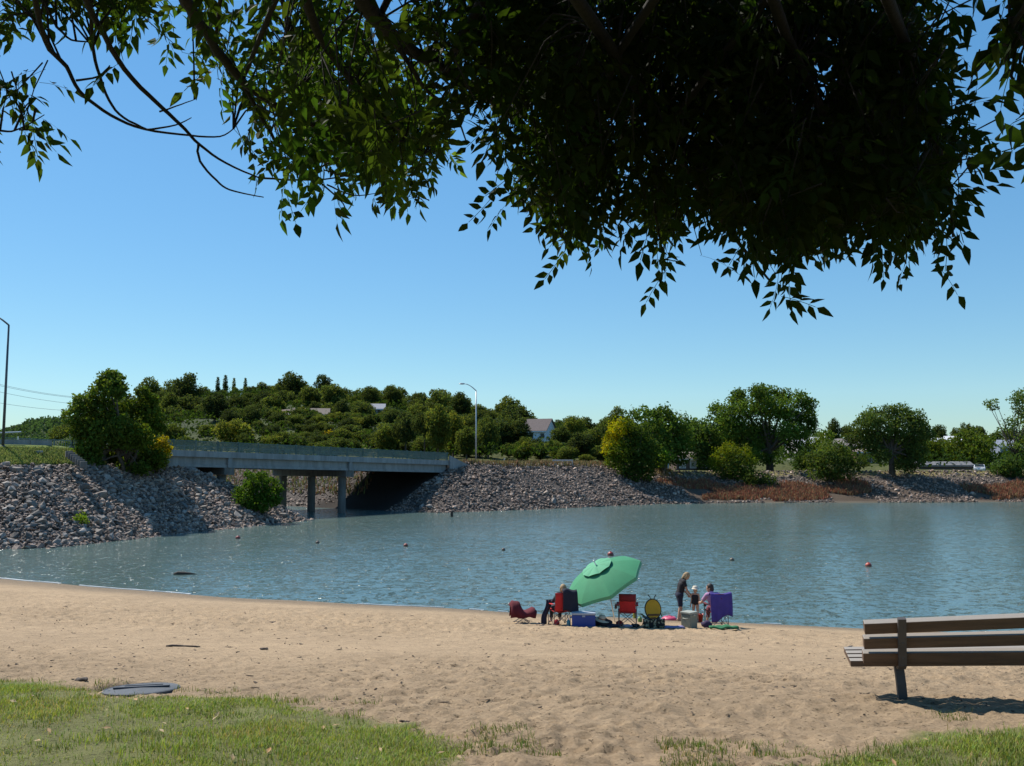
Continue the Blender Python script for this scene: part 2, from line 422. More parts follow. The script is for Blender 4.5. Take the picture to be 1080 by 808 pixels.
# between the two lawns the turf is worn away only near the path
gm = [(gl[11][0], gl[11][1] - .3), (.6, 5.9), (1.6, 6.0), (gr[0][0], gr[0][1] - .2), (3, -9), (-1, -9)]
def grass_mask(x, y):
    wob = (fbm(x * 1.3, y * 1.3, 4, 61) - .5) * .9
    d = np.maximum(np.maximum(seg_dist(x, y, gl), seg_dist(x, y, gr)), seg_dist(x, y, gm)) + wob * .55
    return d
near = (Y < 12) & (Y > -14)
gd = np.full(X.shape, -9.0); gd[near] = grass_mask(X[near], Y[near])
Z = beach_z(X, Y)
drys = sstep(.05, .45, Z) * (1 - sstep(-.1, .3, gd))
rough_zone = sstep(.15, .5, Z) * (1 - sstep(.9, 1.7, Z)) + .75 * sstep(1.8, 2.4, Z) + .35
rough_zone *= (.45 + 1.1 * fbm(X * .22, Y * .22, 3, 70))
Z = Z + drys * rough_zone * (.015 * dents(X, Y, .34, 80, .7, .075) + .013 * dents(X, Y, .17, 90, .6, .038) + .03 * (fbm(X * .9, Y * .9, 4, 71) - .5) + .075 * (fbm(X * 4.2, Y * 4.2, 3, 72) - .5) + .040 * (fbm(X * 11, Y * 11, 2, 76) - .5))
Z = Z + drys * sstep(2.2, 2.8, Z) * .14 * (fbm(X * .55 + 3, Y * 1.3, 4, 77) - .5)
Z = Z + sstep(-.1, .4, gd) * (.05 * (fbm(X * 2, Y * 2, 3, 73) - .5) + .02)
lid = gp(150, 728)                                             # hollow scooped beside the lid
hol = np.exp(-(((X - lid.x + .50) / .30) ** 2 + ((Y - lid.y - .10) / .13) ** 2))
Z = Z - .19 * hol + .07 * np.exp(-(((X - lid.x + .4) / .55) ** 2 + ((Y - lid.y - .42) / .16) ** 2))
Z = Z - .05 * np.exp(-(np.hypot(X - lid.x, Y - lid.y) / .44) ** 8)
wet = sstep(.26, .06, Z)
nA = fbm(X * .5, Y * .8, 4, 74)[..., None]; nB = fbm(X * 5, Y * 5, 3, 75)[..., None]
S = c3(.415, .298, .185) * (.80 + .26 * nA + .16 * (nB - .5)); S = S * (1 - .06 * sstep(2.0, 3.0, Z)[..., None])
turf = (c3(.14, .155, .05) * (.7 + .6 * nB))
gmix = sstep(-.12, .22, gd + (nB[..., 0] - .5) * .5); S = put(S, gmix * .85, turf)
S = put(S, wet, c3(.22, .165, .11) * np.ones_like(nA))
ny, nx = X.shape; idx = np.arange(nx * ny).reshape(ny, nx)
FQ = np.stack([idx[:-1, :-1], idx[:-1, 1:], idx[1:, 1:], idx[1:, :-1]], -1).reshape(-1, 4)
m, t, out = nt('beach_sand'); b = N(t, 'ShaderNodeBsdfPrincipled', Roughness=.92); b.inputs['Specular IOR Level'].default_value = .12
a = N(t, 'ShaderNodeAttribute', attribute_name='tint')
v = ramp(t, noise(t, 30, 7, .8), [(.3, .66), (.7, 1.24)]); v2 = ramp(t, noise(t, 3.1, 5, .6), [(.3, .88), (.7, 1.1)])
cc = mixcol(t, mixcol(t, a.outputs['Color'], v, 1.0, 'MULTIPLY'), v2, 1.0, 'MULTIPLY')
sp = ramp(t, noise(t, 22, 3, .5), [(.0, 1.0), (.62, 1.0), (.66, .25)])       # bits of twig and dark grit
cc = mixcol(t, cc, sp, .75, 'MULTIPLY')
t.links.new(cc, b.inputs['Base Color'])
bp = N(t, 'ShaderNodeBump', Strength=1.0, Distance=.035); t.links.new(noise(t, 24, 10, .78), bp.inputs['Height']); t.links.new(bp.outputs[0], b.inputs['Normal'])
t.links.new(b.outputs[0], out.inputs[0])
me = big_mesh('beach', np.stack([X, Y, Z], -1).reshape(-1, 3), FQ, m, True, S.reshape(-1, 3))
tag(link('beach', me), kind='structure')
BZ_S = (vs_, uu)
def bzf(x, y):
    """height of the fine sheet (with its dents)"""
    j = np.clip(np.searchsorted(vs_, y), 1, ny - 1); u = x / (8 + .78 * max(y, 0)); i = np.clip(np.searchsorted(uu, u), 1, nx - 1)
    return float(Z[j, i])
del X, Y

# ================================================================ water
m, t, out = nt('lake_water'); b = N(t, 'ShaderNodeBsdfPrincipled', Roughness=.15); b.inputs['IOR'].default_value = 1.33
b.inputs['Base Color'].default_value = (.040, .075, .078, 1)
n2_ = noise(t, .12, 3, .5, stretch=(1, 2.5, 1))
def slopes(scale, k, st, det=2):
    tc = t.nodes.new('ShaderNodeTexCoord'); mp = t.nodes.new('ShaderNodeMapping'); mp.inputs['Scale'].default_value = st; t.links.new(tc.outputs['Object'], mp.inputs[0])
    nz_ = N(t, 'ShaderNodeTexNoise', Scale=scale, Detail=det, Roughness=.55); t.links.new(mp.outputs[0], nz_.inputs['Vector'])
    sb = N(t, 'ShaderNodeVectorMath', operation='SUBTRACT'); t.links.new(nz_.outputs['Color'], sb.inputs[0]); sb.inputs[1].default_value = (.5, .5, .5)
    ml_ = N(t, 'ShaderNodeVectorMath', operation='MULTIPLY'); t.links.new(sb.outputs[0], ml_.inputs[0]); ml_.inputs[1].default_value = (k, k, 0); return ml_.outputs[0]
av = N(t, 'ShaderNodeVectorMath', operation='ADD'); t.links.new(slopes(1.5, .20, (1, 2.0, 1)), av.inputs[0]); t.links.new(slopes(8.5, .36, (1, 1.6, 1)), av.inputs[1])
gl1 = ramp(t, noise(t, 2.1, 2, .5), [(.54, 0.0), (.60, 1.0)])               # a few steep little wavelets that catch the sun
gv = N(t, 'ShaderNodeVectorMath', operation='MULTIPLY'); t.links.new(slopes(9.0, 4.8, (1, 1.3, 1), 1), gv.inputs[0]); t.links.new(gl1, gv.inputs[1])
av2 = N(t, 'ShaderNodeVectorMath', operation='ADD'); t.links.new(av.outputs[0], av2.inputs[0]); t.links.new(gv.outputs[0], av2.inputs[1])
az = N(t, 'ShaderNodeVectorMath', operation='ADD'); t.links.new(av2.outputs[0], az.inputs[0]); az.inputs[1].default_value = (0, 0, 1)
nn = N(t, 'ShaderNodeVectorMath', operation='NORMALIZE'); t.links.new(az.outputs[0], nn.inputs[0]); t.links.new(nn.outputs[0], b.inputs['Normal'])
c = ramp(t, n2_, [(.35, (.070, .112, .104)), (.65, (.088, .130, .118))]); t.links.new(c, b.inputs['Base Color'])
t.links.new(b.outputs[0], out.inputs[0])
mb = MB(); mb.add([(-600, 15, 0), (600, 10, 0), (600, 220, 0), (-600, 260, 0)], [(0, 1, 2, 3)])
tag(mb.build('water', m), kind='structure')
# thin line of foam where ripples run up the sand
xs_ = np.linspace(-26, 12, 420); fm = MB(); r = random.Random(3)
for i in range(len(xs_) - 1):
    if fbm(np.array([xs_[i] * .55]), np.array([2.0]), 3, 12)[0] < (.34 if xs_[i] < -13.5 else .62): continue
    a_, b_ = xs_[i], xs_[i + 1]; ya = waterline(a_); k = .02 + .06 * fbm(np.array([a_ * 2.]), np.array([5.0]), 2, 13)[0] * (1.6 if a_ < -8 else .8)
    off = .35 * (fbm(np.array([a_ * .35]), np.array([3.0]), 3, 5)[0] - .5)
    y0 = ya + off + .05; 
    fm.box(((a_ + b_) / 2, y0, .012), (b_ - a_ + .01, k, .022), rz=math.atan2(waterline(b_) - ya, b_ - a_))
tag(fm.build('foam', mat('foam', (.8, .8, .78), .4, .1)), kind='stuff')
# ================================================================ riprap
def hull_rock(seed, n=13):
    r = random.Random(seed); bm = bmesh.new()
    sx, sy, sz = r.uniform(.8, 1.25), r.uniform(.65, 1.0), r.uniform(.45, .8)
    for k in range(n):
        v = Vector((r.gauss(0, 1), r.gauss(0, 1), r.gauss(0, 1))).normalized() * r.uniform(.85, 1.0)
        bm.verts.new((v.x * sx, v.y * sy, v.z * sz))
    g = bmesh.ops.convex_hull(bm, input=bm.verts[:])
    for v in [e for e in g['geom_interior'] if isinstance(e, bmesh.types.BMVert)]: bm.verts.remove(v)
    bmesh.ops.triangulate(bm, faces=bm.faces[:]); bm.verts.index_update()
    V = np.array([v.co[:] for v in bm.verts]); Fc = np.array([[v.index for v in f.verts] for f in bm.faces]); bm.free(); return V, Fc
ROCKS = [hull_rock(100 + i) for i in range(14)]
rock_mat = mat('rock', (1, 1, 1), .85, .45, 5.0, .5, 9, tint=True)
rock_mat_own = mat('rock_single', (.26, .225, .195), .85, .45, 5.0, .5, 9, objrand=.62)
def scatter(n, xr, yr, accept, seed):
    g = np.random.default_rng(seed); out = []
    while len(out) < n:
        x = g.uniform(*xr, 4000); y = g.uniform(*yr, 4000); z, dl, dr = land_z(x, y)
        k = accept(x, y, z, dl, dr); P = np.stack([x, y, z], -1)[k]; out += list(P)
    return np.array(out[:n])
accL = lambda x, y, z, dl, dr: (dl > -.7) & (z < np.where(x < -30, 5.25, 5.6)) & (z > -.5) & (x > y * -.62) & (z < .52 * np.maximum(dl, 0) + .8) & ((x - B0[0]) * BP[0] + (y - B0[1]) * BP[1] < 9)
accR1 = lambda x, y, z, dl, dr: (dr > -.6) & (dr < 12.4) & (x < 24.5) & (x > -22) & (y < 135) & (((x - B0[0]) * BP[0] + (y - B0[1]) * BP[1] < .3) | ((x - B0[0]) * BP[0] + (y - B0[1]) * BP[1] > 13.5))
accR2 = lambda x, y, z, dl, dr: (dr > 7.2 - 4.6 * sstep(46, 52, x) * (1 - sstep(64, 70, x)) + 2.5 * (fbm(x * .12, y * .12, 2, 8) - .5)) & (dr < 14.4) & (x > 20) & (x < .62 * y) & (y < 150)
accR3 = lambda x, y, z, dl, dr: (dr > .2) & (dr < 3.0) & (x > 18) & (x < .62 * y) & (fbm(x * .3, y * .3, 2, 7) > np.where(x < 34, .25, .45))
accU = lambda x, y, z, dl, dr: (dr > -.3) & (dr < 8) & (x > -60) & (x < -20) & (y > 112) & (y < 150)
P = np.concatenate([scatter(25000, (-48, -18), (55, 95), accL, 1), scatter(9000, (-24, 26), (98, 135), accR1, 2), scatter(4600, (19, 92), (120, 145), accR2, 3),
                    scatter(2300, (18, 90), (118, 135), accR3, 4), scatter(2600, (-60, -20), (112, 150), accU, 5)])
gR = np.random.default_rng(11)
sz = np.clip(gR.lognormal(math.log(.132), .42, len(P)), .10, .52)
sz[38600:40900] *= .75
app = sz / P[:, 1]
sing = np.argsort(-np.where((np.abs(P[:, 0] / P[:, 1]) < .56) & (P[:, 2] > .05), app, 0))[:300]
single = np.zeros(len(P), bool); single[sing] = True
big_v, big_f, big_t = [], [], []; off = 0
TONES = [(.36, .325, .30), (.30, .27, .255), (.245, .22, .21), (.33, .27, .24), (.42, .39, .36), (.20, .175, .165), (.27, .255, .25)]
rocks_me = []
for i, (V, Fc) in enumerate(ROCKS):
    me = bpy.data.meshes.new('rock'); me.from_pydata(V.tolist(), [], Fc.tolist()); me.update(); me.materials.append(rock_mat_own); rocks_me.append(me)
for i, (p, s) in enumerate(zip(P, sz)):
    a, b_, c_ = gR.uniform(0, 6.28), gR.normal(0, .42), gR.normal(-.3, .42)
    Rm = Matrix.Rotation(a, 3, 'Z') @ Matrix.Rotation(b_, 3, 'Y') @ Matrix.Rotation(c_, 3, 'X')
    loc = p + np.array((0, 0, s * .32))
    if single[i]:
        o = link('rock', rocks_me[i % 14]); o.location = loc; o.rotation_euler = Rm.to_euler(); o.scale = (s, s, s)
        tag(o, 'angular grey rock lying in the stone bank below the tree beside the bridge', 'rock', 'rocks of the near stone bank')
    else:
        V, Fc = ROCKS[i % 14]
        big_v.append(V @ np.array(Rm).T * s + loc); big_f.append(Fc + off); off += len(V)
        t0 = np.array(TONES[gR.integers(0, 7)]) * np.array((.93, .77, .65)) * gR.choice([.36, .7, 1.0, 1.25, 1.55], p=[.16, .27, .3, .19, .08]) * gR.uniform(.88, 1.12); big_t.append(np.tile(t0, (len(V), 1)))
me = big_mesh('riprap', np.concatenate(big_v), np.concatenate(big_f), rock_mat, False, np.concatenate(big_t))
tag(link('riprap_stones', me), kind='stuff')

# ================================================================ bridge
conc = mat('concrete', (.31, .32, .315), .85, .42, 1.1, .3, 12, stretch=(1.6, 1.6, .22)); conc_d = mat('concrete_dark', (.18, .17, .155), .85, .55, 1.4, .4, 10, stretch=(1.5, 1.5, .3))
rail_m = mat('rail_green', (.075, .135, .12), .5, .3, 2)
def P3(a, wd, z): q = bpt(a, wd); return Vector((q[0], q[1], z))
BR = math.atan2(BD[1], BD[0])
def beam(mb, a0, a1, w0, w1, zb, zt):
    """box following the bridge with its downgrade; zb / zt relative to the deck level"""
    vs = [P3(a, w_, deck_z(a) + z) for a in (a0, a1) for w_ in (w0, w1) for z in (zb, zt)]
    mb.add(vs, [(0, 1, 3, 2), (4, 6, 7, 5), (0, 4, 5, 1), (2, 3, 7, 6), (0, 2, 6, 4), (1, 5, 7, 3)]); return mb
br = thing('road_bridge', 'long low concrete road bridge with green railing crossing the channel', 'bridge', P3(15, 6.5, 0))
brI = Matrix.Translation(-Vector(br.location))
def bpart(mb, name, m, parent=None, **kw):
    mb.v = [tuple(Vector(v) - br.location) for v in mb.v] if parent is None or parent is br else [tuple(Vector(v) - br.location) for v in mb.v]
    return mb.build(name, m, parent or br, **kw)
d = MB(); beam(d, A_L - .3, A_R + .3, .05, 13, -.24, -.02); bpart(d, 'deck', conc)
J = [A_L, 7.05, 22.4, A_R]
for wg in (.35, 3.6, 6.5, 9.4, 12.6):
    for i in range(3):
        g = MB(); a0, a1 = J[i] + .06, J[i + 1] - .06
        beam(g, a0, a1, wg - .14, wg + .14, -1.12, -.25)
        beam(g, a0, a1, wg - .26, wg + .26, -1.36, -1.125)
        bpart(g, 'girder', conc)
k = MB(); beam(k, A_L - .2, A_R + .2, -.18, .04, -.42, .16); bpart(k, 'edge_beam', conc)
k = MB(); beam(k, A_L - .2, A_R + .2, 13.02, 13.24, -.42, .16); bpart(k, 'edge_beam', conc)
for jx in (7.05, 22.4):
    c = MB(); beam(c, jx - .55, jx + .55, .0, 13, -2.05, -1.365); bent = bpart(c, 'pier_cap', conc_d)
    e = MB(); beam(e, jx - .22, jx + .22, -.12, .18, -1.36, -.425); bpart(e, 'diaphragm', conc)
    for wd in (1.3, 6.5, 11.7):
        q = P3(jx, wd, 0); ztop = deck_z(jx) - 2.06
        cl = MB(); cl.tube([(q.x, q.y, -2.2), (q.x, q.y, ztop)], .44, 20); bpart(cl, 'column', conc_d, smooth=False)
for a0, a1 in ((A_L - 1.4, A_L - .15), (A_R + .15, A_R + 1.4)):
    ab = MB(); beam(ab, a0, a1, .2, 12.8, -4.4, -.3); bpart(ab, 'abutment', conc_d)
# wing walls, sloping away from each end
for (a0, a1, zz) in ((A_R + .1, A_R + 4.2, 1.7),):
    wv = [P3(a, w_, 0) for a in (a0, a1) for w_ in (-.35, .0)]
    tl = deck_z(a0) + (.75 if a0 > 0 else -.5); tr_ = deck_z(a1) + (-.55 if a0 > 0 else .6)
    mbw = MB(); vs = []
    for a, tz in ((a0, tl), (a1, tr_)):
        for w_ in (-.42, -.19):
            vs += [P3(a, w_, deck_z(a) - zz), P3(a, w_, tz)]
    mbw.add(vs, [(0, 1, 3, 2), (4, 6, 7, 5), (0, 4, 5, 1), (2, 3, 7, 6), (0, 2, 6, 4), (1, 5, 7, 3)]); bpart(mbw, 'wing_wall', conc)
for side, wd in ((0, -.06), (1, 13.1)):
    h = MB(); beam(h, A_L - .2, A_R + .2, wd - .05, wd + .05, 1.02, 1.10); beam(h, A_L - .2, A_R + .2, wd - .03, wd + .03, .24, .30)
    ra = bpart(h, 'railing', rail_m)
    pan = MB(); a = A_L
    while a < A_R:
        beam(pan, a, a + .036, wd - .018, wd + .018, .30, 1.02); a += .085 if side == 0 else .22
    bpart(pan, 'baluster_panel', rail_m, ra)
    a = A_L
    while a <= A_R + .1:
        p_ = MB(); beam(p_, a - .05, a + .05, wd - .07, wd + .07, .165, 1.16); bpart(p_, 'rail_post', rail_m, ra); a += 2.32
# road either side of the bridge (a sheet that follows the embankment) and its kerbs
asph = mat('asphalt', (.055, .055, .057), .9, .3, 3)
rd = MB(); rows = []
for a in list(np.arange(-60, A_L - 1.5, 2.0)) + [A_L - 1.45]:
    rows.append((a, 6.9 - .006 * min(a, 0)))
for (a0, z0), (a1, z1) in zip(rows[:-1], rows[1:]):
    rd.add([P3(a0, .8, z0), P3(a1, .8, z1), P3(a1, 12.3, z1), P3(a0, 12.3, z0)], [(0, 1, 2, 3)])
tag(rd.build('road', asph), kind='structure')
rd = MB()
for a in np.arange(A_R + 1.5, A_R + 50, 2.0):
    f0, f1 = (lambda q: max(5.47 - .02 * (q - A_R), 5.24) + .06), None
    rd.add([P3(a, .8, f0(a)), P3(a + 2, .8, f0(a + 2)), P3(a + 2, 12.3, f0(a + 2)), P3(a, 12.3, f0(a))], [(0, 1, 2, 3)])
tag(rd.build('road', asph), kind='structure')
# parapet that runs on to the left of the bridge
pp = thing('concrete_parapet', 'low grey concrete parapet along the road to the left of the big tree', 'parapet', P3(-20, 0, 6.5))
mbp = MB()
for a in np.arange(-44, A_L - 1.7, 3.6):
    z0 = 6.80 - .006 * a; a1 = min(a + 3.57, A_L - 1.6)
    vs = [P3(q, w_, z) for q in (a, a1) for w_, z in ((-.05, z0 - .4), (.02, z0 + .45), (.5, z0 - .4), (.3, z0 + .45))]
    mbp.add(vs, [(0, 1, 3, 2), (4, 6, 7, 5), (0, 4, 5, 1), (2, 3, 7, 6), (0, 2, 6, 4), (1, 5, 7, 3)])
mbp.v = [tuple(Vector(v) - pp.location) for v in mbp.v]; mbp.build('wall', conc, pp)
hr = MB(); hr.tube([P3(-18, .15, 7.55), P3(A_L - 4, .15, 7.95)], .06, 8)
for a in (-17.8, -15.2, A_L - 4.2): hr.tube([P3(a, .15, 7.2), P3(a, .15, 7.6)], .05, 6)
hr.v = [tuple(Vector(v) - pp.location) for v in hr.v]; hr.build('handrail', mat('galvanised', (.55, .56, .57), .35, .15, 6, metal=.8), pp)
# stepped concrete drain running down the bank beside the tree
dr_ = thing('drain_flume', 'stepped concrete drainage chute going down the bank by the tree', 'drain', W(76, 478, 69))
mbd = MB(); p0, p1 = W(73, 475, 71), W(88, 486, 69)
for k in range(7):
    q = p0.lerp(p1, k / 6); mbd.box(q + Vector((0, 0, -.3)), (.5, .8, .5), rz=.5, bev=.04)
mbd.v = [tuple(Vector(v) - dr_.location) for v in mbd.v]; mbd.build('steps', conc_d, dr_)
sl_ = MB(); q = ground_far(36, 477); q2 = ground_far(45, 480)
sl_.box((q + q2) / 2 + Vector((0, 0, .12)), ((q2 - q).length * 1.0, .35, .22), rz=math.atan2(q2.y - q.y, q2.x - q.x), bev=.03)
tag(sl_.build('concrete_kerb', conc), 'short pale concrete kerb lying in the grass above the rocks', 'kerb')

# ================================================================ lamps, wires, barriers
steel = mat('galvanised_pole', (.50, .51, .52), .45, .2, 3, metal=.5); steel_d = mat('dark_pole', (.09, .10, .11), .5, .2, 3, metal=.4)
def street_lamp(base, h, arm, m, label, r=.11):
    """arm: vector of the arm, horizontal"""
    L = thing('street_lamp', label, 'street lamp', base, 0, 'street lamps')
    MB().lathe([(r * 2.0, -.6), (r * 2.0, .06), (r * 1.3, .14)], 12).build('base', m, L)
    MB().tube([(0, 0, .1), (0, 0, h - .9)], [r, r * .62], 12).build('pole', m, L, True)
    A = Vector(arm); pts = [Vector((0, 0, h - .9)) + A * t + Vector((0, 0, .9 * math.sin(t * PI / 2))) for t in (0, .12, .3, .5, .75, 1)]
    MB().tube(pts, [r * .6] * 3 + [r * .45] * 3, 10).build('arm', m, L, True)
    an = math.atan2(A.y, A.x); hd = MB(); e = pts[-1] + A.normalized() * .3
    hd.sphere(e, (.42, .17, .11), 12, 8, Matrix.Rotation(an, 3, 'Z')); hd.build('lamp_head', m, L, True)
    return L
p = W(502, 489, 118); street_lamp((p.x, p.y, lz(p.x, p.y)), 488 and (W(502, 405, 118).z - lz(p.x, p.y)), (-1.55, -.3, 0), steel, 'tall grey street lamp standing just past the end of the bridge')
p = W(3, 470, 70); street_lamp((p.x, p.y, lz(p.x, p.y)), W(3, 331, 70).z - lz(p.x, p.y), (-1.8, .2, 0), steel_d, 'tall dark street lamp at the far left on the grassy verge')
p = W(870.5, 470, 175); street_lamp((p.x, p.y, lz(p.x, p.y)), W(870, 452, 175).z - lz(p.x, p.y), (-.9, .1, 0), mat('pale_pole', (.7, .7, .68), .5, .1), 'pale curved street lamp between the big tree and the willow', .16)
# power lines
pl = thing('utility_pole', 'wooden utility pole rising behind the big bank tree', 'utility pole', W(108, 470, 210))
pz = pl.location.z; wood_m = mat('pole_wood', (.16, .12, .085), .9, .4, 3)
MB().tube([(0, 0, -8), (0, 0, W(108, 414, 210).z - pz + .8)], [.18, .12], 10).build('pole', wood_m, pl, True)
for yy in (414, 421, 431):
    MB().box((0, 0, W(108, yy, 210).z - pz), (2.2, .14, .16), bev=.02).build('crossarm', wood_m, pl)
wire_m = mat('wire', (.25, .26, .27), .5, .1)
for i, (ya, yb) in enumerate(((402, 420.5), (404, 421.5), (411, 428), (426, 434))):
    a_, b_ = W(-60, ya - 13, 175), W(108 + (i - 1.5) * 3, yb, 210)
    pts = [a_.lerp(b_, t) - Vector((0, 0, 1.1 * 4 * t * (1 - t))) for t in np.linspace(0, 1, 16)]
    tag(MB().tube(pts, .032, 5).build('power_line', wire_m, None, True),
        ['topmost overhead wire crossing the sky behind the far left lamp', 'overhead wire just under the topmost one, behind the far left lamp',
         'third overhead wire from the top, above the distant ridge', 'lowest overhead wire, nearest above the distant ridge'][i], 'power line', 'overhead wires')
# rail barrier by the road
q = ground_far(594, 492); q.z = lz(q.x, q.y + 1.0)
ba = thing('road_barrier', 'low pale rail barrier standing on the bank top below the white house', 'barrier', (q.x, q.y + 1.0, q.z))
MB().box((0, 0, .62), (2.9, .06, .22), bev=.02).build('rail', mat('pale_rail', (.55, .47, .43), .6, .25, 3), ba)
MB().box((0, .05, .32), (2.7, .05, .10), bev=.01).build('rail', mat('brown_rail', (.22, .13, .10), .6, .25, 3), ba)
for x_ in (-1.3, 0, 1.35): MB().box((x_, .12, .3), (.14, .14, .85), bev=.02).build('post', mat('white_post', (.62, .58, .54), .6, .2), ba)
q = ground_far(532, 489); tag(MB().box((q.x, q.y + .5, q.z + .4), (.22, .22, 1.0), bev=.04).build('marker_post', mat('white_post', (.6, .6, .6))), 'small white marker post in the dry grass past the bridge end', 'marker post')
# ================================================================ trees
def leaf_cards(C, size, g, droop=0.0, up=.25):
    """one four-sided leaf card per centre, folded along the middle -> V (n*4,3), F (n,4)"""
    n = len(C)
    a = g.normal(size=(n, 3)); a[:, 2] -= droop; a /= np.linalg.norm(a, axis=1)[:, None]
    b = g.normal(size=(n, 3)); b -= a * (a * b).sum(1)[:, None]; b /= np.linalg.norm(b, axis=1)[:, None]
    s = size * g.uniform(.65, 1.35, n)[:, None]
    c = np.cross(a, b) * s * .16
    V = np.stack([C - a * s * .6, C + b * s * .36 + c, C + a * s * .6, C - b * s * .36 + c], 1)
    return V.reshape(-1, 3), np.arange(n * 4).reshape(n, 4)
def crown_arrays(lobes, n, size, seed, base=(1, 1, 1), jitter=.28, droop=0.0, shell=.55):
    g = np.random.default_rng(seed)
    L = np.array([l[:3] for l in lobes]); R = np.array([l[3] if not hasattr(l[3], '__len__') else 1 for l in lobes], float)
    w_ = R ** 2.2; pick = g.choice(len(L), n, p=w_ / w_.sum())
    d = g.normal(size=(n, 3)); d /= np.linalg.norm(d, axis=1)[:, None]
    rr = (shell + (1.06 - shell) * g.random(n) ** .7) * R[pick]
    C = L[pick] + d * rr[:, None] * np.array((1, 1, .82))
    C = C + g.normal(size=(n, 3)) * (R[pick] * .17)[:, None]
    # break the surface into sprays
    k = 3.2 / R[pick]
    f = vnoise(C[:, 0] * k + C[:, 1] * k * .7 + 9, C[:, 2] * k - C[:, 1] * k * .5, seed)
    C = C[f > .24]; pick = pick[f > .24]; n = len(C)
    lt = g.uniform(1 - jitter, 1 + jitter, len(L))[pick]
    cols = np.array([l[4] if len(l) > 4 else (1, 1, 1) for l in lobes])[pick] * np.array(base)
    col = cols * (lt * g.uniform(1 - jitter, 1 + jitter, n))[:, None]
    col[:, 0] *= g.uniform(.85, 1.3, n)
    V, Fq = leaf_cards(C, size, g, droop)
    return V, Fq, np.repeat(col, 4, 0)
def lobes_round(rx, rz, cz, n, seed, fill=.75, rr=(.26, .42), yr=None, bias=0.0):
    r = random.Random(seed); out = []; yr = yr or rx
    for i in range(n):
        u = i + .5; ph = math.acos(1 - 2 * u / n); th = PI * (1 + 5 ** .5) * u + r.uniform(-.4, .4)
        k = fill * r.uniform(.72, 1.06)
        x, y, z = k * math.cos(th) * math.sin(ph), k * math.sin(th) * math.sin(ph), k * math.cos(ph)
        if z < -.45: x, y = x * .75, y * .75
        out.append([x * rx, y * yr, cz + z * rz + bias * x * rx, r.uniform(*rr) * min(rx, rz * 1.05)])
    out.append([0, 0, cz, .5 * min(rx, rz)])
    return out
bark = mat('bark', (.10, .08, .06), .95, .45, 3, .6, 14, stretch=(1, 1, .25))
leaf_far = leafmat('leaf_far', (.070, .102, .030), .52, spec=.03, objrand=.38)
leaf_mid = leafmat('leaf_mid', (.078, .122, .028), .46, spec=.06)
def limbs(mb, h0, tips, r0, seed, lean=(0, 0)):
    r = random.Random(seed)
    for t in tips:
        t = Vector(t); b0 = Vector((lean[0] * h0, lean[1] * h0, h0 * r.uniform(.55, 1.0)))
        mid = b0.lerp(t, .5) + Vector((r.uniform(-.2, .2), r.uniform(-.2, .2), r.uniform(.0, .4)))
        mb.tube([b0, b0.lerp(mid, .5), mid, t], [r0 * .55, r0 * .42, r0 * .3, r0 * .12], 6)
def tree(name, label, cat, base, lobes, n, size, seed, col=(1, 1, 1), trunk_h=1.5, trunk_r=.25, stems=1, group=None, m=None, droop=0.0, spread=.4, jitter=.28, shell=.55):
    t = thing(name, label, cat, base, 0, group)
    V, Fq, tc = crown_arrays(lobes, n, size, seed, col, jitter, droop, shell)
    link('crown', big_mesh('crown', V, Fq, m or leaf_mid, False, tc), t)
    mb = MB(); r = random.Random(seed + 5)
    ls = sorted(lobes, key=lambda l: -l[3])
    for s in range(stems):
        a = 2 * PI * s / stems + r.uniform(-.3, .3); k = spread if stems > 1 else 0
        p = [(k * .3 * math.cos(a), k * .3 * math.sin(a), -.5), (k * .6 * math.cos(a), k * .6 * math.sin(a), trunk_h * .5), (k * 1.4 * math.cos(a), k * 1.4 * math.sin(a), trunk_h), (k * 2 * math.cos(a) + r.uniform(-.2, .2), k * 2 * math.sin(a), trunk_h * 1.9)]
        rr = trunk_r / (1 if stems == 1 else 1.5)
        mb.tube(p, [rr * 1.35, rr, rr * .8, rr * .4], 10)
    limbs(mb, trunk_h * 1.25, [l[:3] for l in ls[:22]], trunk_r, seed)
    mb.build('trunk', bark, t, True)
    return t
def at_bank(px, py, Y):
    p = W(px, py, Y); return Vector((p.x, p.y, lz(p.x, p.y)))
def mpx(Y): return Y / 950.0        # metres per photo pixel at distance Y

# --- big tree by the bridge
Y = ground_far(133, 500).y; b = at_bank(133, 500, Y); u = mpx(Y); zt = W(125, 391, Y).z - b.z
cx = (W(127, 450, Y).x - b.x)
lob = []
r_ = random.Random(4)
for px, py, R_ in ((120, 404, 12), (131, 412, 12), (108, 418, 13), (96, 428, 12), (88, 440, 10), (112, 435, 16), (130, 432, 16), (148, 424, 12), (152, 440, 14), (96, 455, 13), (88, 464, 9), (115, 458, 18), (138, 456, 18), (155, 462, 15),
                   (100, 476, 13), (120, 480, 16), (140, 482, 15), (156, 484, 12), (117, 397, 7), (126, 397, 7), (90, 430, 7), (147, 413, 7), (156, 420, 6), (86, 452, 7), (160, 450, 8), (108, 490, 10), (132, 493, 11), (120, 497, 8), (148, 494, 9)):
    p = W(px, py, Y); lob.append([p.x - b.x, r_.uniform(-2.2, 2.2), p.z - b.z, R_ * u * .97, (1, 1, 1) if px < 150 else (1.1, 1.05, .8)])
tree('bank_tree', 'large bushy green tree standing on the rocks at the bridge end', 'tree', b, lob, 24000, .25, 41, (.95, 1.02, .75), 1.4, .26, 3, spread=.5)
Y = ground_far(167, 503).y; b = at_bank(167, 503, Y); lob = []
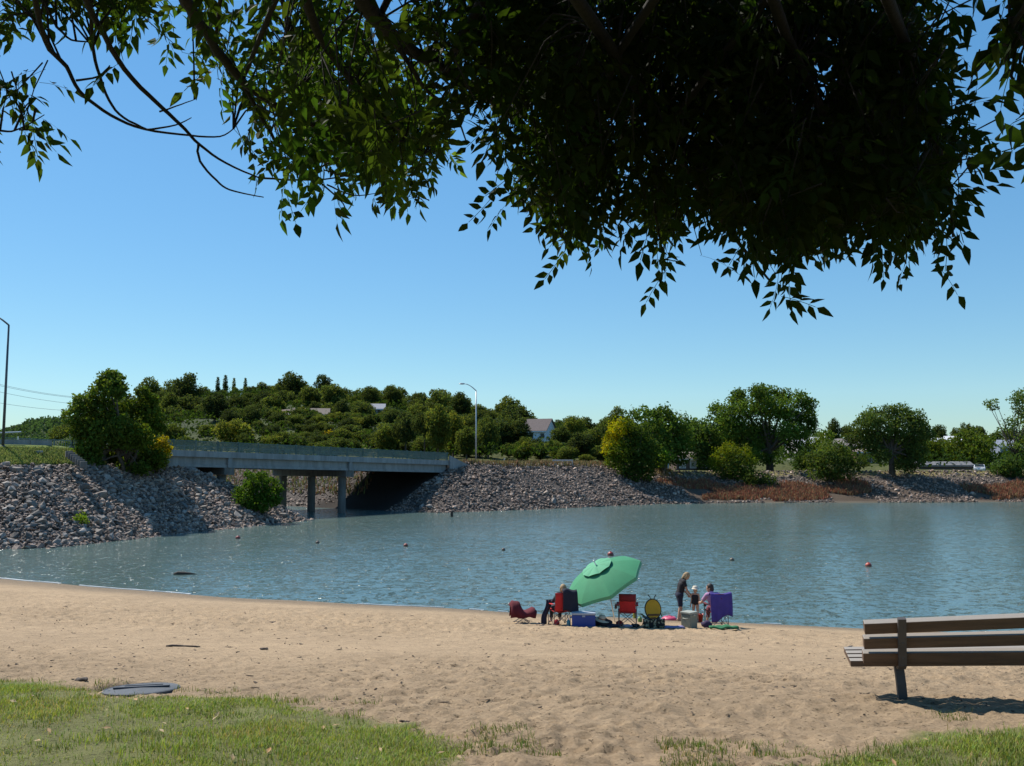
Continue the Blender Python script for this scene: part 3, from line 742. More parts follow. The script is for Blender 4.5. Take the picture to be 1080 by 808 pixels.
for px, py, R_ in ((165, 468, 8), (172, 466, 6), (163, 480, 9), (170, 478, 8), (175, 472, 5), (164, 490, 8), (172, 487, 6), (158, 488, 8)):
    p = W(px, py, Y); lob.append([p.x - b.x, r_.uniform(-.6, .6), p.z - b.z, R_ * mpx(Y), (2.6, 1.55, .5) if py < 483 and px > 160 else (1.3, 1.2, .7)])
tree('yellow_sapling', 'small yellow leaved sapling against the right side of the bank tree', 'tree', b, lob, 2600, .2, 42, (1.2, 1.2, .8), .5, .07, 2)
Y = 83.; p = W(274, 533, Y); b = at_bank(274, 530, Y); lob = []
for px, py, R_ in ((272, 508, 10), (262, 512, 8), (285, 511, 8), (292, 516, 6), (255, 520, 8), (270, 520, 12), (286, 524, 10), (262, 528, 10), (277, 531, 10), (251, 516, 4), (279, 501, 5), (266, 501, 5), (290, 528, 6)):
    p = W(px, py, Y); lob.append([p.x - b.x, r_.uniform(-1, 1), p.z - b.z, R_ * mpx(Y)])
tree('round_bush', 'bright green round bush on the rocks in front of the bridge piers', 'bush', b, lob, 6500, .20, 43, (.8, 1.08, .6), .4, .08, 4)
for i, (px, py, s) in enumerate(((85, 551, 7), (83, 543, 4), (22, 548, 0), )):
    if not s: continue
    b = ground_far(px, py + 2); lob = [[0, 0, s * .05, s * .06], [.25, .1, s * .04, s * .045], [-.25, 0, s * .035, s * .05]]
    tree('weed', ['bright green weed growing between rocks of the near bank, the lower one', 'small weed tuft just above the bright green weed on the near bank'][i], 'weed', b, lob, 350, .14, 44 + i, (2.0, 2.1, .8), .1, .02, 1)

# --- bank to the right of the bridge
Y = ground_far(672, 506, 100).y; b = at_bank(672, 506, Y); u = mpx(Y); lob = []
for px, py, R_, c in ((652, 452, 10, 2), (645, 464, 9, 2), (660, 449, 9, 1), (642, 474, 8, 2), (665, 460, 14, 0), (652, 476, 12, 1), (672, 472, 14, 0), (645, 486, 8, 1), (660, 490, 12, 0), (678, 488, 12, 0), (686, 472, 10, 0), (690, 485, 8, 0), (668, 499, 10, 0), (682, 500, 8, 0), (657, 500, 6, 0), (676, 455, 9, 0)):
    p = W(px, py, Y); lob.append([p.x - b.x, r_.uniform(-1.6, 1.6), p.z - b.z, R_ * u * 1.05, ((.95, 1, 1), (1.5, 1.3, .7), (4.0, 2.3, .35))[c]])
tree('turning_tree', 'tree turning yellow along one edge, standing low on the rock bank', 'tree', b, lob, 9000, .34, 51, (.9, 1.0, .8), 1.2, .25, 2, spread=.5)
def pxtree(name, label, cat, Y, base, pts, n, size, seed, col, th, tr, stems=1, depth=2.5, droop=0, jitter=.28, **kw):
    if Y is None: g_ = ground_far(base[0], base[1], 100); Y = min(g_.y, 146)
    b = at_bank(base[0], base[1], Y); lob = []; rr = random.Random(seed)
    for q in pts:
        p = W(q[0], q[1], Y); lob.append([p.x - b.x, rr.uniform(-depth, depth), p.z - b.z, q[2] * mpx(Y) * 1.22] + ([q[3]] if len(q) > 3 else []))
    return tree(name, label, cat, b, lob, n, size, seed, col, th, tr, stems, droop=droop, jitter=jitter, **kw)
pxtree('leafy_tree', 'mid green tree with a broken top behind the tree turning yellow', 'tree', 136, (700, 497),
       [(668, 440, 8), (676, 437, 7), (690, 442, 10), (698, 436, 8), (706, 446, 12), (716, 446, 9), (724, 455, 9), (690, 458, 14), (708, 462, 14), (720, 470, 10), (700, 476, 12), (714, 484, 8), (694, 488, 8)], 7500, .4, 52, (.9, 1.05, .8), 2.5, .3)
pxtree('green_sapling', 'small light green sapling below the broken topped tree', 'tree', 131, (701, 499), [(700, 480, 6), (696, 484, 5), (705, 482, 5), (700, 488, 5)], 900, .3, 53, (1.5, 1.7, .9), .8, .08)
pxtree('dark_tree', 'dark tree filling the gap beside the tall cottonwood', 'tree', 150, (744, 494),
       [(738, 452, 10), (748, 448, 9), (732, 462, 10), (745, 464, 12), (758, 462, 10), (738, 476, 10), (750, 480, 12), (758, 486, 8), (742, 489, 8), (730, 452, 7)], 6500, .42, 54, (.75, .9, .9), 2, .3)
pxtree('cottonwood_tree', 'tallest wide tree on the far bank with an open ragged crown', 'tree', 146, (812, 496),
       [(775, 417, 6), (783, 420, 9), (795, 415, 8), (806, 413, 8), (818, 415, 9), (830, 417, 8), (841, 421, 8), (850, 428, 8), (856, 437, 7), (760, 430, 7), (770, 436, 10), (786, 434, 12), (804, 430, 13), (822, 432, 13), (840, 440, 11), (852, 449, 8),
        (772, 452, 11), (790, 453, 12), (808, 455, 12), (826, 456, 10), (841, 458, 8), (782, 468, 11), (798, 470, 10), (815, 472, 9), (830, 470, 7), (790, 482, 8), (764, 444, 8), (860, 444, 5), (806, 484, 6)], 26000, .34, 55, (1.0, 1.15, .85), 3.5, .5, depth=3.4, shell=.3)
pxtree('yellow_bush', 'rounded bush with yellowing top on the rocks above the red grass', 'bush', None, (773, 505),
       [(772, 474, 8, (2.0, 1.6, .6)), (760, 479, 8, (2.0, 1.6, .6)), (785, 477, 7, (1.8, 1.5, .6)), (753, 487, 6, (1.6, 1.4, .6)), (793, 485, 6, (1.5, 1.4, .7)), (770, 488, 12), (782, 492, 10), (762, 496, 9), (776, 500, 8), (786, 500, 6)], 5600, .28, 56, (.8, .84, .6), .6, .12, 3, depth=1.5)
pxtree('dark_shrub', 'low dark shrub in the rocks beside the yellowing bush', 'shrub', None, (797, 511), [(790, 506, 7), (800, 504, 7), (810, 507, 6), (796, 510, 6), (805, 511, 6)], 1800, .28, 57, (.7, .75, .8), .3, .06, 3, depth=1)
pxtree('bank_shrub', 'broad dull green shrub between the cottonwood and the willow', 'shrub', None, (878, 510),
       [(858, 486, 8), (868, 480, 9), (880, 477, 10), (893, 480, 9), (902, 487, 7), (862, 496, 9), (876, 492, 12), (890, 495, 10), (878, 503, 8), (886, 506, 6), (872, 472, 6), (885, 470, 5)], 6500, .30, 58, (.95, .95, .85), .6, .12, 4, depth=1.8)
pxtree('young_tree', 'pale green young tree behind the broad dull shrub', 'tree', 150, (868, 494), [(868, 461, 7), (862, 468, 6), (874, 468, 7), (868, 477, 8), (862, 484, 6)], 1900, .36, 59, (1.2, 1.25, .9), 1.5, .12)
pxtree('conifer_tree', 'dark pointed evergreen under the right edge of the cottonwood', 'tree', 150, (849, 497), [(848, 466, 4), (848, 474, 6), (846, 482, 8), (852, 486, 8), (845, 491, 8)], 2400, .32, 60, (.55, .7, .75), 1, .15)
pxtree('willow_tree', 'round headed willow with bare dark trunk on the far bank', 'tree', None, (941, 502),
       [(938, 434, 7), (950, 436, 9), (926, 438, 9), (962, 441, 8), (914, 444, 9), (972, 449, 8), (906, 452, 8), (978, 458, 5), (930, 450, 12), (950, 451, 12), (966, 457, 9), (915, 460, 9), (903, 462, 6), (932, 464, 9), (955, 468, 11), (964, 474, 9), (918, 470, 8), (926, 480, 7),
        (952, 482, 9), (962, 486, 7), (948, 490, 6), (908, 470, 5), (957, 494, 5)], 19000, .30, 61, (1.0, 1.02, 1.1), 3.4, .42, droop=.9, depth=2.6)
pxtree('edge_tree', 'feathery open tree at the right edge of the far bank', 'tree', None, (1072, 501),
       [(1049, 424, 4), (1044, 424, 3), (1056, 428, 5), (1066, 422, 6), (1076, 416, 6), (1086, 420, 8), (1072, 432, 6), (1068, 446, 7), (1078, 440, 8), (1064, 456, 6), (1074, 456, 8), (1084, 460, 9), (1070, 468, 7), (1080, 474, 9), (1060, 470, 5), (1092, 440, 12), (1096, 465, 12), (1077, 486, 8)], 5600, .30, 62, (1.15, 1.2, 1.2), 3, .2, shell=.3)
pxtree('corner_shrub', 'dark shrub on the bank top at the far right under the feathery tree', 'shrub', None, (1064, 503), [(1060, 490, 8), (1068, 488, 8), (1056, 496, 7), (1065, 497, 8), (1073, 496, 7)], 2600, .3, 63, (.75, .9, .9), .4, .1, 3, depth=1.2)
pxtree('olive_tree', 'broad yellow green tree behind the long grey shed', 'tree', 168, (1026, 494),
       [(1018, 462, 8), (1028, 460, 8), (1038, 466, 8), (1014, 470, 9), (1026, 472, 11), (1040, 475, 9), (1030, 484, 9), (1018, 484, 7), (1044, 484, 6)], 5600, .40, 64, (1.05, 1.05, .7), 1.5, .2)
pxtree('scrub_tree', 'yellow green scrubby tree between the willow and the grey shed', 'tree', 176, (986, 490), [(975, 472, 8), (986, 473, 9), (997, 471, 8), (1006, 475, 8), (980, 482, 9), (995, 483, 9), (1008, 485, 7), (970, 485, 8)], 4600, .42, 65, (1.15, 1.1, .7), 1.2, .15)
# row of trees between the bridge and the white house, and behind the low houses
near_row = [(428, 452, 14, 165), (448, 448, 15, 150), (462, 452, 15, 148), (478, 456, 13, 155), (492, 466, 13, 150), (515, 458, 14, 165), (530, 450, 12, 190), (548, 456, 13, 185), (566, 470, 9, 175), (556, 474, 9, 160), (546, 478, 7, 158),
            (584, 472, 11, 165), (592, 462, 12, 178), (600, 478, 12, 150), (612, 470, 14, 152), (624, 466, 14, 155), (634, 478, 13, 150), (618, 484, 9, 145), (636, 458, 12, 200), (650, 448, 10, 220), (553, 466, 8, 190), (606, 452, 12, 205), (410, 458, 13, 175), (392, 462, 11, 180), (505, 446, 12, 210), (470, 440, 13, 220), (442, 438, 13, 230),
            (730, 456, 9, 230), (742, 454, 9, 250), (880, 455, 7, 240), (893, 456, 8, 250), (905, 457, 6, 260), (990, 458, 8, 280), (1020, 456, 8, 260), (1032, 457, 9, 265), (1050, 462, 7, 270), (1066, 462, 8, 250), (1008, 459, 6, 290), (975, 460, 7, 250), (1085, 465, 10, 220)]
PROTO = []
def proto(kind, seed):
    if kind == 'round': lb = lobes_round(3.6, 3.4, 4.6, 15, seed)
    elif kind == 'broad': lb = lobes_round(4.6, 3.2, 4.4, 18, seed, rr=(.24, .38))
    elif kind == 'tall': lb = lobes_round(3.0, 4.6, 5.6, 16, seed, rr=(.3, .46))
    else: lb = [[0, 0, 1 + 8.5 * i / 12, .95 * (1 - abs(i / 12 - .35) ** 1.6 * .9)] for i in range(13)]
    V, Fq, tc = crown_arrays(lb, 4200 if kind != 'poplar' else 1600, .40 if kind != 'poplar' else .4, seed)
    mb = MB(); mb.tube([(0, 0, -3.0), (0, 0, 1.5), (0, 0, 4)], [.3, .24, .1], 6)
    tv = np.array(mb.v); 
    me = big_mesh('hill_tree', V, Fq, leaf_far, False, tc)
    bm = bmesh.new(); bm.from_mesh(me); lay = bm.verts.layers.float_color.get('tint')
    n0 = [bm.verts.new(v) for v in mb.v]
    for q in n0: q[lay] = (1.3, .9, .9, 1)
    for f in mb.f: bm.faces.new([n0[i] for i in f]).material_index = 1
    bm.to_mesh(me); bm.free(); me.materials.append(bark); return me
KINDS_ = ['round', 'broad', 'tall']
for i in range(9): PROTO.append(proto(KINDS_[i % 3], 300 + i))
POPLAR = proto('poplar', 330)
gT = np.random.default_rng(5)
for (px, py, R_, Y) in near_row:
    k = int(gT.integers(0, 9)); p = W(px, py, Y); gz = lz(p.x, Y); rad = R_ * mpx(Y)
    o = link('bank_top_tree', PROTO[k]); s = rad / (3.6, 4.6, 3.0)[k % 3]
    cz = (4.6, 4.4, 5.6)[k % 3]
    sz_ = max((p.z - gz) / cz, s * .55); sz_ = min(sz_, s * 1.5)
    o.location = (p.x, Y, max(gz, p.z - cz * sz_)); o.scale = (s, s, sz_); o.rotation_euler = (0, 0, gT.uniform(0, 6.28))
    lab = 'dark leafy tree in the belt between the bridge end and the yellowing tree' if px < 660 else 'distant tree among the low houses across the lake'
    tag(o, lab, 'tree', 'tree belt past the bridge end' if px < 660 else 'distant trees among the houses')
# the wooded hillside: every tree its own object
pts = []
tries = 0
while len(pts) < 292 and tries < 60000:
    tries += 1
    px = gT.uniform(60, 690); Y = gT.uniform(165, 392) if gT.random() < .75 else gT.uniform(340, 392)
    if px < 110 and Y < 300: continue
    if px > 560 and Y < 230: continue
    x = (px - 540) / 950 * Y
    if any((x - q[0]) ** 2 + (Y - q[1]) ** 2 < (3.4 + .007 * Y) ** 2 for q in pts): continue
    if abs(px - 322) < 27 and 192 < Y < 262: continue
    if abs(px - 398) < 9 and 225 < Y < 285: continue
    if abs(px - 575) < 17 and 190 < Y < 232: continue
    pts.append((x, Y, px))
for x, Y, px in pts:
    k = int(gT.integers(0, 9)); o = link('hill_tree', PROTO[k]); gz = lz(x, Y); s = gT.choice([.55, .7, .85, 1.0, 1.25, 1.5], p=[.15, .22, .23, .2, .13, .07]) * gT.uniform(.9, 1.1) * (.8 if Y < 220 else 1.0)
    if px > 560: s *= .8
    if 218 < px < 270 and Y > 290: s = min(s, .55)
    o.location = (x, Y, gz - 1.5 * s); o.scale = (s, s, s * gT.uniform(.72, .98)); o.rotation_euler = (0, 0, gT.uniform(0, 6.28))
    tag(o, 'green tree in the dense wood covering the hill behind the bridge', 'tree', 'trees of the wooded hill')
ns_ = 0
while ns_ < 130:
    px = gT.uniform(285, 660); Y = gT.uniform(160, 262); x = (px - 540) / 950 * Y; gz = lz(x, Y)
    if px > 545 and Y > 190: continue
    if abs(px - 322) < 27 and Y > 240: continue
    k = int(gT.integers(0, 9)); s = gT.uniform(.34, .56); o = link('hill_shrub', PROTO[k]); o.location = (x, Y, gz - 1.0 * s); o.scale = (s * 1.25, s * 1.25, s * .85); o.rotation_euler = (0, 0, gT.uniform(0, 6.28))
    tag(o, 'low green shrub on the lower slope of the wooded hill', 'shrub', 'shrubs along the hill foot'); ns_ += 1
for i, (px, py, Y) in enumerate(((230, 398, 372), (238, 396, 370), (247, 399, 374), (259, 399, 372))):
    p = W(px, py, Y); o = link('poplar_tree', POPLAR); o.location = (p.x, Y, p.z - 9.8); s = 1.0; o.scale = ((1.0, 1.15, .9, .9)[i],) * 2 + (1.0,)
    tag(o, ['slim dark poplar on the hilltop, first of the four from the bank tree', 'tallest of the four slim poplars on the hilltop', 'short slim poplar just past the tallest one on the hilltop', 'slim poplar standing apart from the other three on the hilltop'][i], 'tree', 'poplars on the hilltop')
pl_b = at_bank(352, 470, 200)
pxtree('golden_tree', 'small golden yellow tree at the hill foot just above the bridge railing', 'tree', 190, (350, 476), [(342, 463, 6), (350, 460, 6), (358, 463, 6), (346, 468, 7), (354, 469, 7), (366, 466, 5), (350, 474, 6)], 2000, .4, 66, (4.2, 2.6, .5), 1, .12, m=leaf_far)
# undergrowth on the slope and the far ridge woods: nobody could count these
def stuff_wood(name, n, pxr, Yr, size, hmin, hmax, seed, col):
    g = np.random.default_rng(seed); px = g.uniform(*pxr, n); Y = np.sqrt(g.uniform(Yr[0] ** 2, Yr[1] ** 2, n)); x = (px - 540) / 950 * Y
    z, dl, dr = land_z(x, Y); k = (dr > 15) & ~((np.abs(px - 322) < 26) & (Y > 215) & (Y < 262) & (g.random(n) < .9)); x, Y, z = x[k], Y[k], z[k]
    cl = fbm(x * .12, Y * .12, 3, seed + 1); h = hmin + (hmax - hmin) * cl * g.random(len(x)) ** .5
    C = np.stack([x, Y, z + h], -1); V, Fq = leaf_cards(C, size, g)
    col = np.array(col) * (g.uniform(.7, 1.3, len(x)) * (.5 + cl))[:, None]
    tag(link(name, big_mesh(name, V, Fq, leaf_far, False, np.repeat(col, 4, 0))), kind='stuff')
stuff_wood('hill_undergrowth', 90000, (0, 1180), (150, 395), .62, .1, 4.6, 71, (.5, .64, .42))
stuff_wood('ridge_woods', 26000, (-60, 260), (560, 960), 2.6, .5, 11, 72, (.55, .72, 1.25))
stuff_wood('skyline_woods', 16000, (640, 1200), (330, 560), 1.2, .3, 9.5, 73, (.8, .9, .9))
# red and straw coloured grass on the low bank
def reeds(name, n, acc, xr, yr, h, wd, cols, seed):
    P_ = scatter(n, xr, yr, acc, seed); g = np.random.default_rng(seed)
    hh = h * g.uniform(.5, 1.25, n) * (.55 + .9 * fbm(P_[:, 0] * .25, P_[:, 1] * .25, 3, seed)); an = g.uniform(0, PI, n); ln = g.normal(0, .22, (n, 2)) * hh[:, None]
    dx = np.stack([np.cos(an), np.sin(an), 0 * an], -1) * wd
    T_ = P_ + np.stack([ln[:, 0], ln[:, 1], hh], -1); M_ = P_ + np.stack([ln[:, 0] * .35, ln[:, 1] * .35, hh * .55], -1)
    V = np.stack([P_ - dx * .5, P_ + dx * .5, M_ + dx * .45, T_ + dx * .1, T_ - dx * .1, M_ - dx * .45], 1).reshape(-1, 3)
    i = np.arange(n)[:, None] * 6; Fq = np.concatenate([i + np.array([[0, 1, 2, 5]]), i + np.array([[5, 2, 3, 4]])])
    c = np.array(cols)[g.integers(0, len(cols), n)] * g.uniform(.7, 1.3, n)[:, None]
    tag(link(name, big_mesh(name, V, Fq, mat('dry_grass', (1, 1, 1), .9, .1, tint=True, transl=.25), False, np.repeat(c, 6, 0))), kind='stuff')
redp = lambda x, y, z, dl, dr: (dr > 1.0 + 4.5 * np.maximum(fbm(x * .45, y * .45, 3, 77) - .38, 0) + .8 * np.sin(x * 91.7) ** 2) & (dr < 7.2 + 7 * (fbm(x * .22, y * .22, 3, 78) - .5) + 1.2 * np.sin(x * 57.3 + y * 31.1)) & (x > 18.5) & (x < .62 * y) & (fbm(x * .085, y * .12, 3, 79) > np.where((x > 45) & (x < 66), .55, .40))
reeds('red_grass', 21000, redp, (18, 90), (118, 140), .5, .12, [(.28, .085, .05), (.32, .11, .055), (.22, .085, .05), (.33, .18, .08), (.27, .20, .09), (.16, .09, .05)], 81)
topp = lambda x, y, z, dl, dr: (dr > 10.8) & (dr < 17) & (x < 24) & (x > -9) & (y < 140)
reeds('bank_top_grass', 5000, topp, (-10, 26), (105, 140), .55, .14, [(.22, .16, .06), (.26, .19, .08), (.22, .11, .05), (.16, .15, .05)], 82)
underp = lambda x, y, z, dl, dr: (dr > 3) & (dr < 18) & (x < -18) & (x > -62) & (y > 112) & (y < 165)
reeds('channel_grass', 4500, underp, (-62, -18), (112, 165), .6, .2, [(.14, .16, .05), (.2, .18, .07), (.22, .12, .06)], 83)
vergep = lambda x, y, z, dl, dr: (z > 5.35) & (z < 6.6) & (x > -50) & (x < -26) & (y < 78) & ((x - B0[0]) * BP[0] + (y - B0[1]) * BP[1] < .2)
reeds('verge_grass', 9000, vergep, (-50, -26), (60, 80), .22, .08, [(.24, .28, .06), (.30, .30, .09), (.20, .26, .055)], 84)
# ================================================================ houses across the water
shingle = lambda nm, c: mat('roof_' + nm, c, .9, .25, 2.5, .3, 8)
glass_d = mat('window_glass', (.05, .06, .07), .15, .2)
def house(name, label, cat, px, py, Y, w, d, h, rh, yaw, wallc, roofc, wins=2, ridge='x', chimney=False, group=None, over=.35, door=True, winc=None, trim=(.72, .72, .70)):
    """px, py: the middle of the eaves line seen in the photo"""
    p = W(px, py, Y); gz = lz(p.x, Y); zb = p.z - h; H = thing(name, label, cat, (p.x, Y, zb), yaw, group)
    wm = mat('wall_' + name + str(px), wallc, .85, .15, 1.2); rm = shingle(name + str(px), roofc)
    dn = max(zb - gz, 0) + 1.5
    mb = MB(); hw, hd = w / 2, d / 2
    mb.box((0, 0, (h - dn) / 2), (w, d, h + dn))
    if ridge == 'x':
        for sx in (-1, 1): mb.prism([(sx * hw, -hd, h + .003), (sx * hw, hd, h + .003), (sx * hw, 0, h + rh)], (-sx * .2, 0, 0))
    else:
        for sy in (-1, 1): mb.prism([(-hw, sy * hd, h + .003), (hw, sy * hd, h + .003), (0, sy * hd, h + rh)], (0, -sy * .2, 0))
    mb.build('wall', wm, H)
    rf = MB(); th = .16
    if ridge == 'x':
        k = rh / hd; 
        for s in (-1, 1): rf.prism([(-hw - over, s * (hd + over), h - k * over + .02), (-hw - over, 0, h + rh + .02), (-hw - over, 0, h + rh + th), (-hw - over, s * (hd + over), h - k * over + th)], (w + 2 * over, 0, 0))
    else:
        k = rh / hw
        for s in (-1, 1): rf.prism([(s * (hw + over), -hd - over, h - k * over + .02), (0, -hd - over, h + rh + .02), (0, -hd - over, h + rh + th), (s * (hw + over), -hd - over, h - k * over + th)], (0, d + 2 * over, 0))
    R_ = rf.build('roof', rm, H)
    fa = MB(); fa.box((0, -hd - over - .03 if ridge == 'x' else -hd - .02, h - (rh / hd * over if ridge == 'x' else 0) - .02), (w + 2 * over, .06, .22)); fa.build('fascia', mat('fascia' + str(trim), trim, .6, .1), H)
    if chimney: MB().box((w * .22, .3, h + rh * .8), (.6, .6, rh + .9), bev=.03).build('chimney', mat('chimney_brick', (.22, .13, .10), .9, .3, 6), R_)
    for i in range(wins):
        x = (i + .5 - wins / 2) * w / wins * .95 + (.25 * w / wins if door else 0)
        fr = MB(); 
        for a, b_, c_, e in ((0, .62, 1.1, .1), (0, -.62, 1.1, .1)): fr.box((x, -hd - .03, h * .55 + b_), (c_, .09, e))
        for sx in (-.5, .5): fr.box((x + sx, -hd - .03, h * .55), (.1, .09, 1.14))
        f = fr.build('window', mat('white_trim', (.72, .72, .70)), H); MB().box((x, -hd - .012, h * .55), (.9, .03, 1.14)).build('pane', winc or glass_d, f)
    if door: MB().box((-w * .45 + .75, -hd - .025, 1.0), (.95, .06, 2.0), bev=.01).build('door', mat('door_brown', (.16, .09, .06), .6), H)
    return H
house('gabled_house', 'white gabled house with brown roof among trees past the bridge', 'house', 569, 454.5, 205, 5.6, 6.5, 2.8, 2.6, math.radians(-24), (.72, .74, .76), (.13, .10, .095), 2, chimney=False)
house('hillside_house', 'long low house with tan roof half hidden on the wooded hill', 'house', 328, 437.5, 254, 10, 7, 2.6, 1.7, .15, (.14, .10, .08), (.17, .135, .11), 4)
house('hillside_house', 'brown wing with two bright skylights beside the tan roof on the hill', 'house', 307, 440, 250, 6, 6, 2.4, 2.0, -.3, (.15, .10, .09), (.20, .14, .125), 2)
for i, x in enumerate((-.9, .9)):
    hh = [o for o in bpy.data.objects if o.name.startswith('hillside_house')][-1]; rf_ = [c for c in kids(hh) if c.name.startswith('roof')][0]
    MB().box((x, -1.9, 2.4 + 2.0 * (1 - 1.9 / 3.0) + .2), (.8, 1.1, .08), rx=math.atan2(2.0, 3.0)).build('skylight', mat('skylight', (.8, .8, .82), .1, .05), rf_)
house('hilltop_cabin', 'small grey roofed house high on the wooded hill', 'house', 398, 431.5, 276, 4.4, 5, 2.3, 1.5, .1, (.12, .10, .09), (.33, .33, .35), 2)
house('brick_house', 'low dark brick building with small white windows behind the bank rocks', 'house', 727, 484, 152, 5.6, 5, 2.0, 1.0, .05, (.11, .075, .06), (.20, .17, .155), 3, winc=mat('pale_blind', (.38, .36, .32), .6, .1), over=.25, door=False)
house('blue_shed', 'small pale blue shed glimpsed between tree trunks', 'shed', 700, 486, 150, 1.4, 2, 1.5, .5, 0, (.35, .45, .55), (.4, .42, .44), 1, over=.1, door=False)
house('white_roof_building', 'building with bright white roof under the right side of the cottonwood', 'building', 848, 469, 195, 6.5, 6, 2.8, 1.5, .2, (.42, .40, .38), (.6, .6, .6), 3)
house('tan_building', 'long low building with grey roof and white eaves left of the willow', 'building', 888, 471, 200, 7.5, 7, 3.0, 1.6, .1, (.30, .19, .12), (.24, .20, .18), 3)
house('brick_annexe', 'plain tan brick block tucked against the willow', 'building', 908, 477, 185, 3.4, 4, 3.4, .5, 0, (.27, .16, .10), (.26, .2, .17), 1)
house('white_gable_house', 'distant house with bright roof and dark gable right of the willow', 'house', 1006, 466, 255, 4.5, 5, 2.4, 1.5, math.radians(-35), (.14, .12, .11), (.6, .61, .63), 1)
house('pale_roof_house', 'distant house with pale sunlit roof close beside the willow crown', 'house', 985, 466.5, 262, 5.0, 5, 2.4, 1.2, .3, (.2, .17, .15), (.55, .55, .55), 1)
house('blue_grey_house', 'blue grey house behind the feathery tree at the far right', 'house', 1056, 471, 210, 6.2, 6, 3.0, 1.4, .25, (.27, .30, .36), (.30, .32, .37), 2)
house('grey_shed', 'long grey shed with sloping metal roof on the bank right of the willow', 'shed', 993, 491, 158, 8.8, 4, 1.3, .55, math.radians(-8), (.13, .115, .11), (.16, .16, .165), 0, trim=(.2, .19, .19), over=.3, door=False)
fp = W(1044, 492, 157); fz = lz(fp.x, 157); fe = thing('wooden_fence', 'dark brown board fence between the grey shed and the corner shrub', 'fence', (fp.x, 157, fp.z - .5))
MB().box((0, 0, -.1), (4.2, .05, 1.5)).build('board_panel', mat('fence_brown', (.12, .07, .055), .9, .3, 6), fe)
for i in range(4): MB().box((-2 + i * 1.33, -.08, 0), (.1, .1, 1.7)).build('post', mat('fence_brown', (.12, .07, .055)), fe)
# ---- vehicles
def car(label, base, yaw, bodyc, name='parked_car', van=False):
    c = thing(name, label, 'van' if van else 'car', base, yaw)
    bm_ = mat('paint_' + name + str(round(bodyc[0] * 100)), bodyc, .25, .05, 2, coat=.8); gl_ = mat('car_glass', (.03, .035, .04), .05, .1); ty = mat('tyre', (.02, .02, .02), .9, .2)
    prof = [(-2.1, .32), (-2.15, .62), (-2.05, .88), (-1.0, .98), (-.35, 1.42), (.95, 1.45), (1.75, 1.02), (2.1, .95), (2.15, .55), (2.05, .30)] if not van else [(-2.3, .35), (-2.35, .85), (-1.75, 1.1), (-1.2, 1.9), (2.25, 1.95), (2.35, .9), (2.3, .32)]
    mb = MB(); hw = .86
    inset = lambda z: hw - max(0, (z - .95)) * .28
    vs = [(x, s * inset(z), z) for s in (-1, 1) for x, z in prof]; n = len(prof)
    mb.add(vs, [tuple(range(n)), tuple(range(2 * n - 1, n - 1, -1))] + [(i, n + i, n + (i + 1) % n, (i + 1) % n) for i in range(n)]); mb.build('body', bm_, c)
    if not van:
        ws = MB(); ws.prism([(-.94, -.72, 1.03), (-.42, -.62, 1.40), (-.42, .62, 1.40), (-.94, .72, 1.03)], (-.03, 0, .02)); ws.build('windscreen', gl_, c)
        for s in (-1, 1):
            sw = MB(); sw.prism([(-.8, s * .85, 1.02), (-.3, s * .752, 1.37), (.88, s * .745, 1.38), (1.45, s * .85, 1.04)], (0, s * .02, 0)); sw.build('side_window', gl_, c)
    else:
        ws = MB(); ws.prism([(-1.72, -.7, 1.2), (-1.26, -.6, 1.82), (-1.26, .6, 1.82), (-1.72, .7, 1.2)], (-.05, 0, .02)); ws.build('windscreen', gl_, c)
        for s in (-1, 1): MB().box((-.75, s * .70, 1.5), (.8, .08, .45)).build('side_window', gl_, c)
    for x in (-1.35, 1.35):
        for s in (-1, 1):
            Mx = Matrix.Rotation(PI / 2, 3, 'X')
            wv = MB(); wv.lathe([(.32, -.1), (.34, -.05), (.34, .05), (.32, .1)], 18, (x, s * .80, .33), Mx); wh = wv.build('wheel', ty, c)
            MB().lathe([(.2, -.115), (.2, .115)], 14, (x, s * .80, .33), Mx).build('rim', mat('rim', (.5, .5, .5), .3, .1, metal=.8), wh)
    for s in (-1, 1): MB().box((-2.11, s * .6, .72), (.08, .3, .14), bev=.02).build('headlight', mat('lamp_glass', (.8, .8, .8), .1, .05), c)
    return c
q = bpt(-24, 3.4); car('car on the road behind the parapet with sun glaring off its front', (q[0], q[1], 6.95), BR, (.62, .63, .65), 'road_car')
p = W(853, 490, 165); car('white van parked in the shade under the cottonwood', (p.x, p.y, W(853, 492, 165).z - .3), .4, (.7, .71, .73), 'white_van', True)
p = W(1033, 493, 152); car('white car on the bank top beside the grey shed', (p.x, p.y, W(1033, 494, 152).z - .75), 1.09, (.75, .75, .75), 'white_car')
# ================================================================ bench
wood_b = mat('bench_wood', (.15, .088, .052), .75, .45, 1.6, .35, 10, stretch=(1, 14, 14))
_t = wood_b.node_tree; _b = [n for n in _t.nodes if n.type == 'BSDF_PRINCIPLED'][0]; _s = _b.inputs['Base Color'].links[0].from_socket     # weathered boards, their upper faces coloured paler to paint in sunlit tops
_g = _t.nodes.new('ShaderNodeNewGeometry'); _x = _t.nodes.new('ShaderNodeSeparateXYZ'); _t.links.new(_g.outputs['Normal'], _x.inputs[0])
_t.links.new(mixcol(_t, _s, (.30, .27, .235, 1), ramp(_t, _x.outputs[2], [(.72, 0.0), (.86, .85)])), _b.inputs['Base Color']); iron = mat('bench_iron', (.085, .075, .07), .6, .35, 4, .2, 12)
bp0 = W(954, 729, 9.25)
BN = thing('park_bench', 'weathered brown slatted park bench standing on the sand at the right edge', 'bench', (bp0.x, bp0.y, bz(bp0.x, bp0.y)), 0)
BN.rotation_euler = (0, math.radians(-3.2), math.radians(-13))
gx0, gx1 = -.38, 2.25
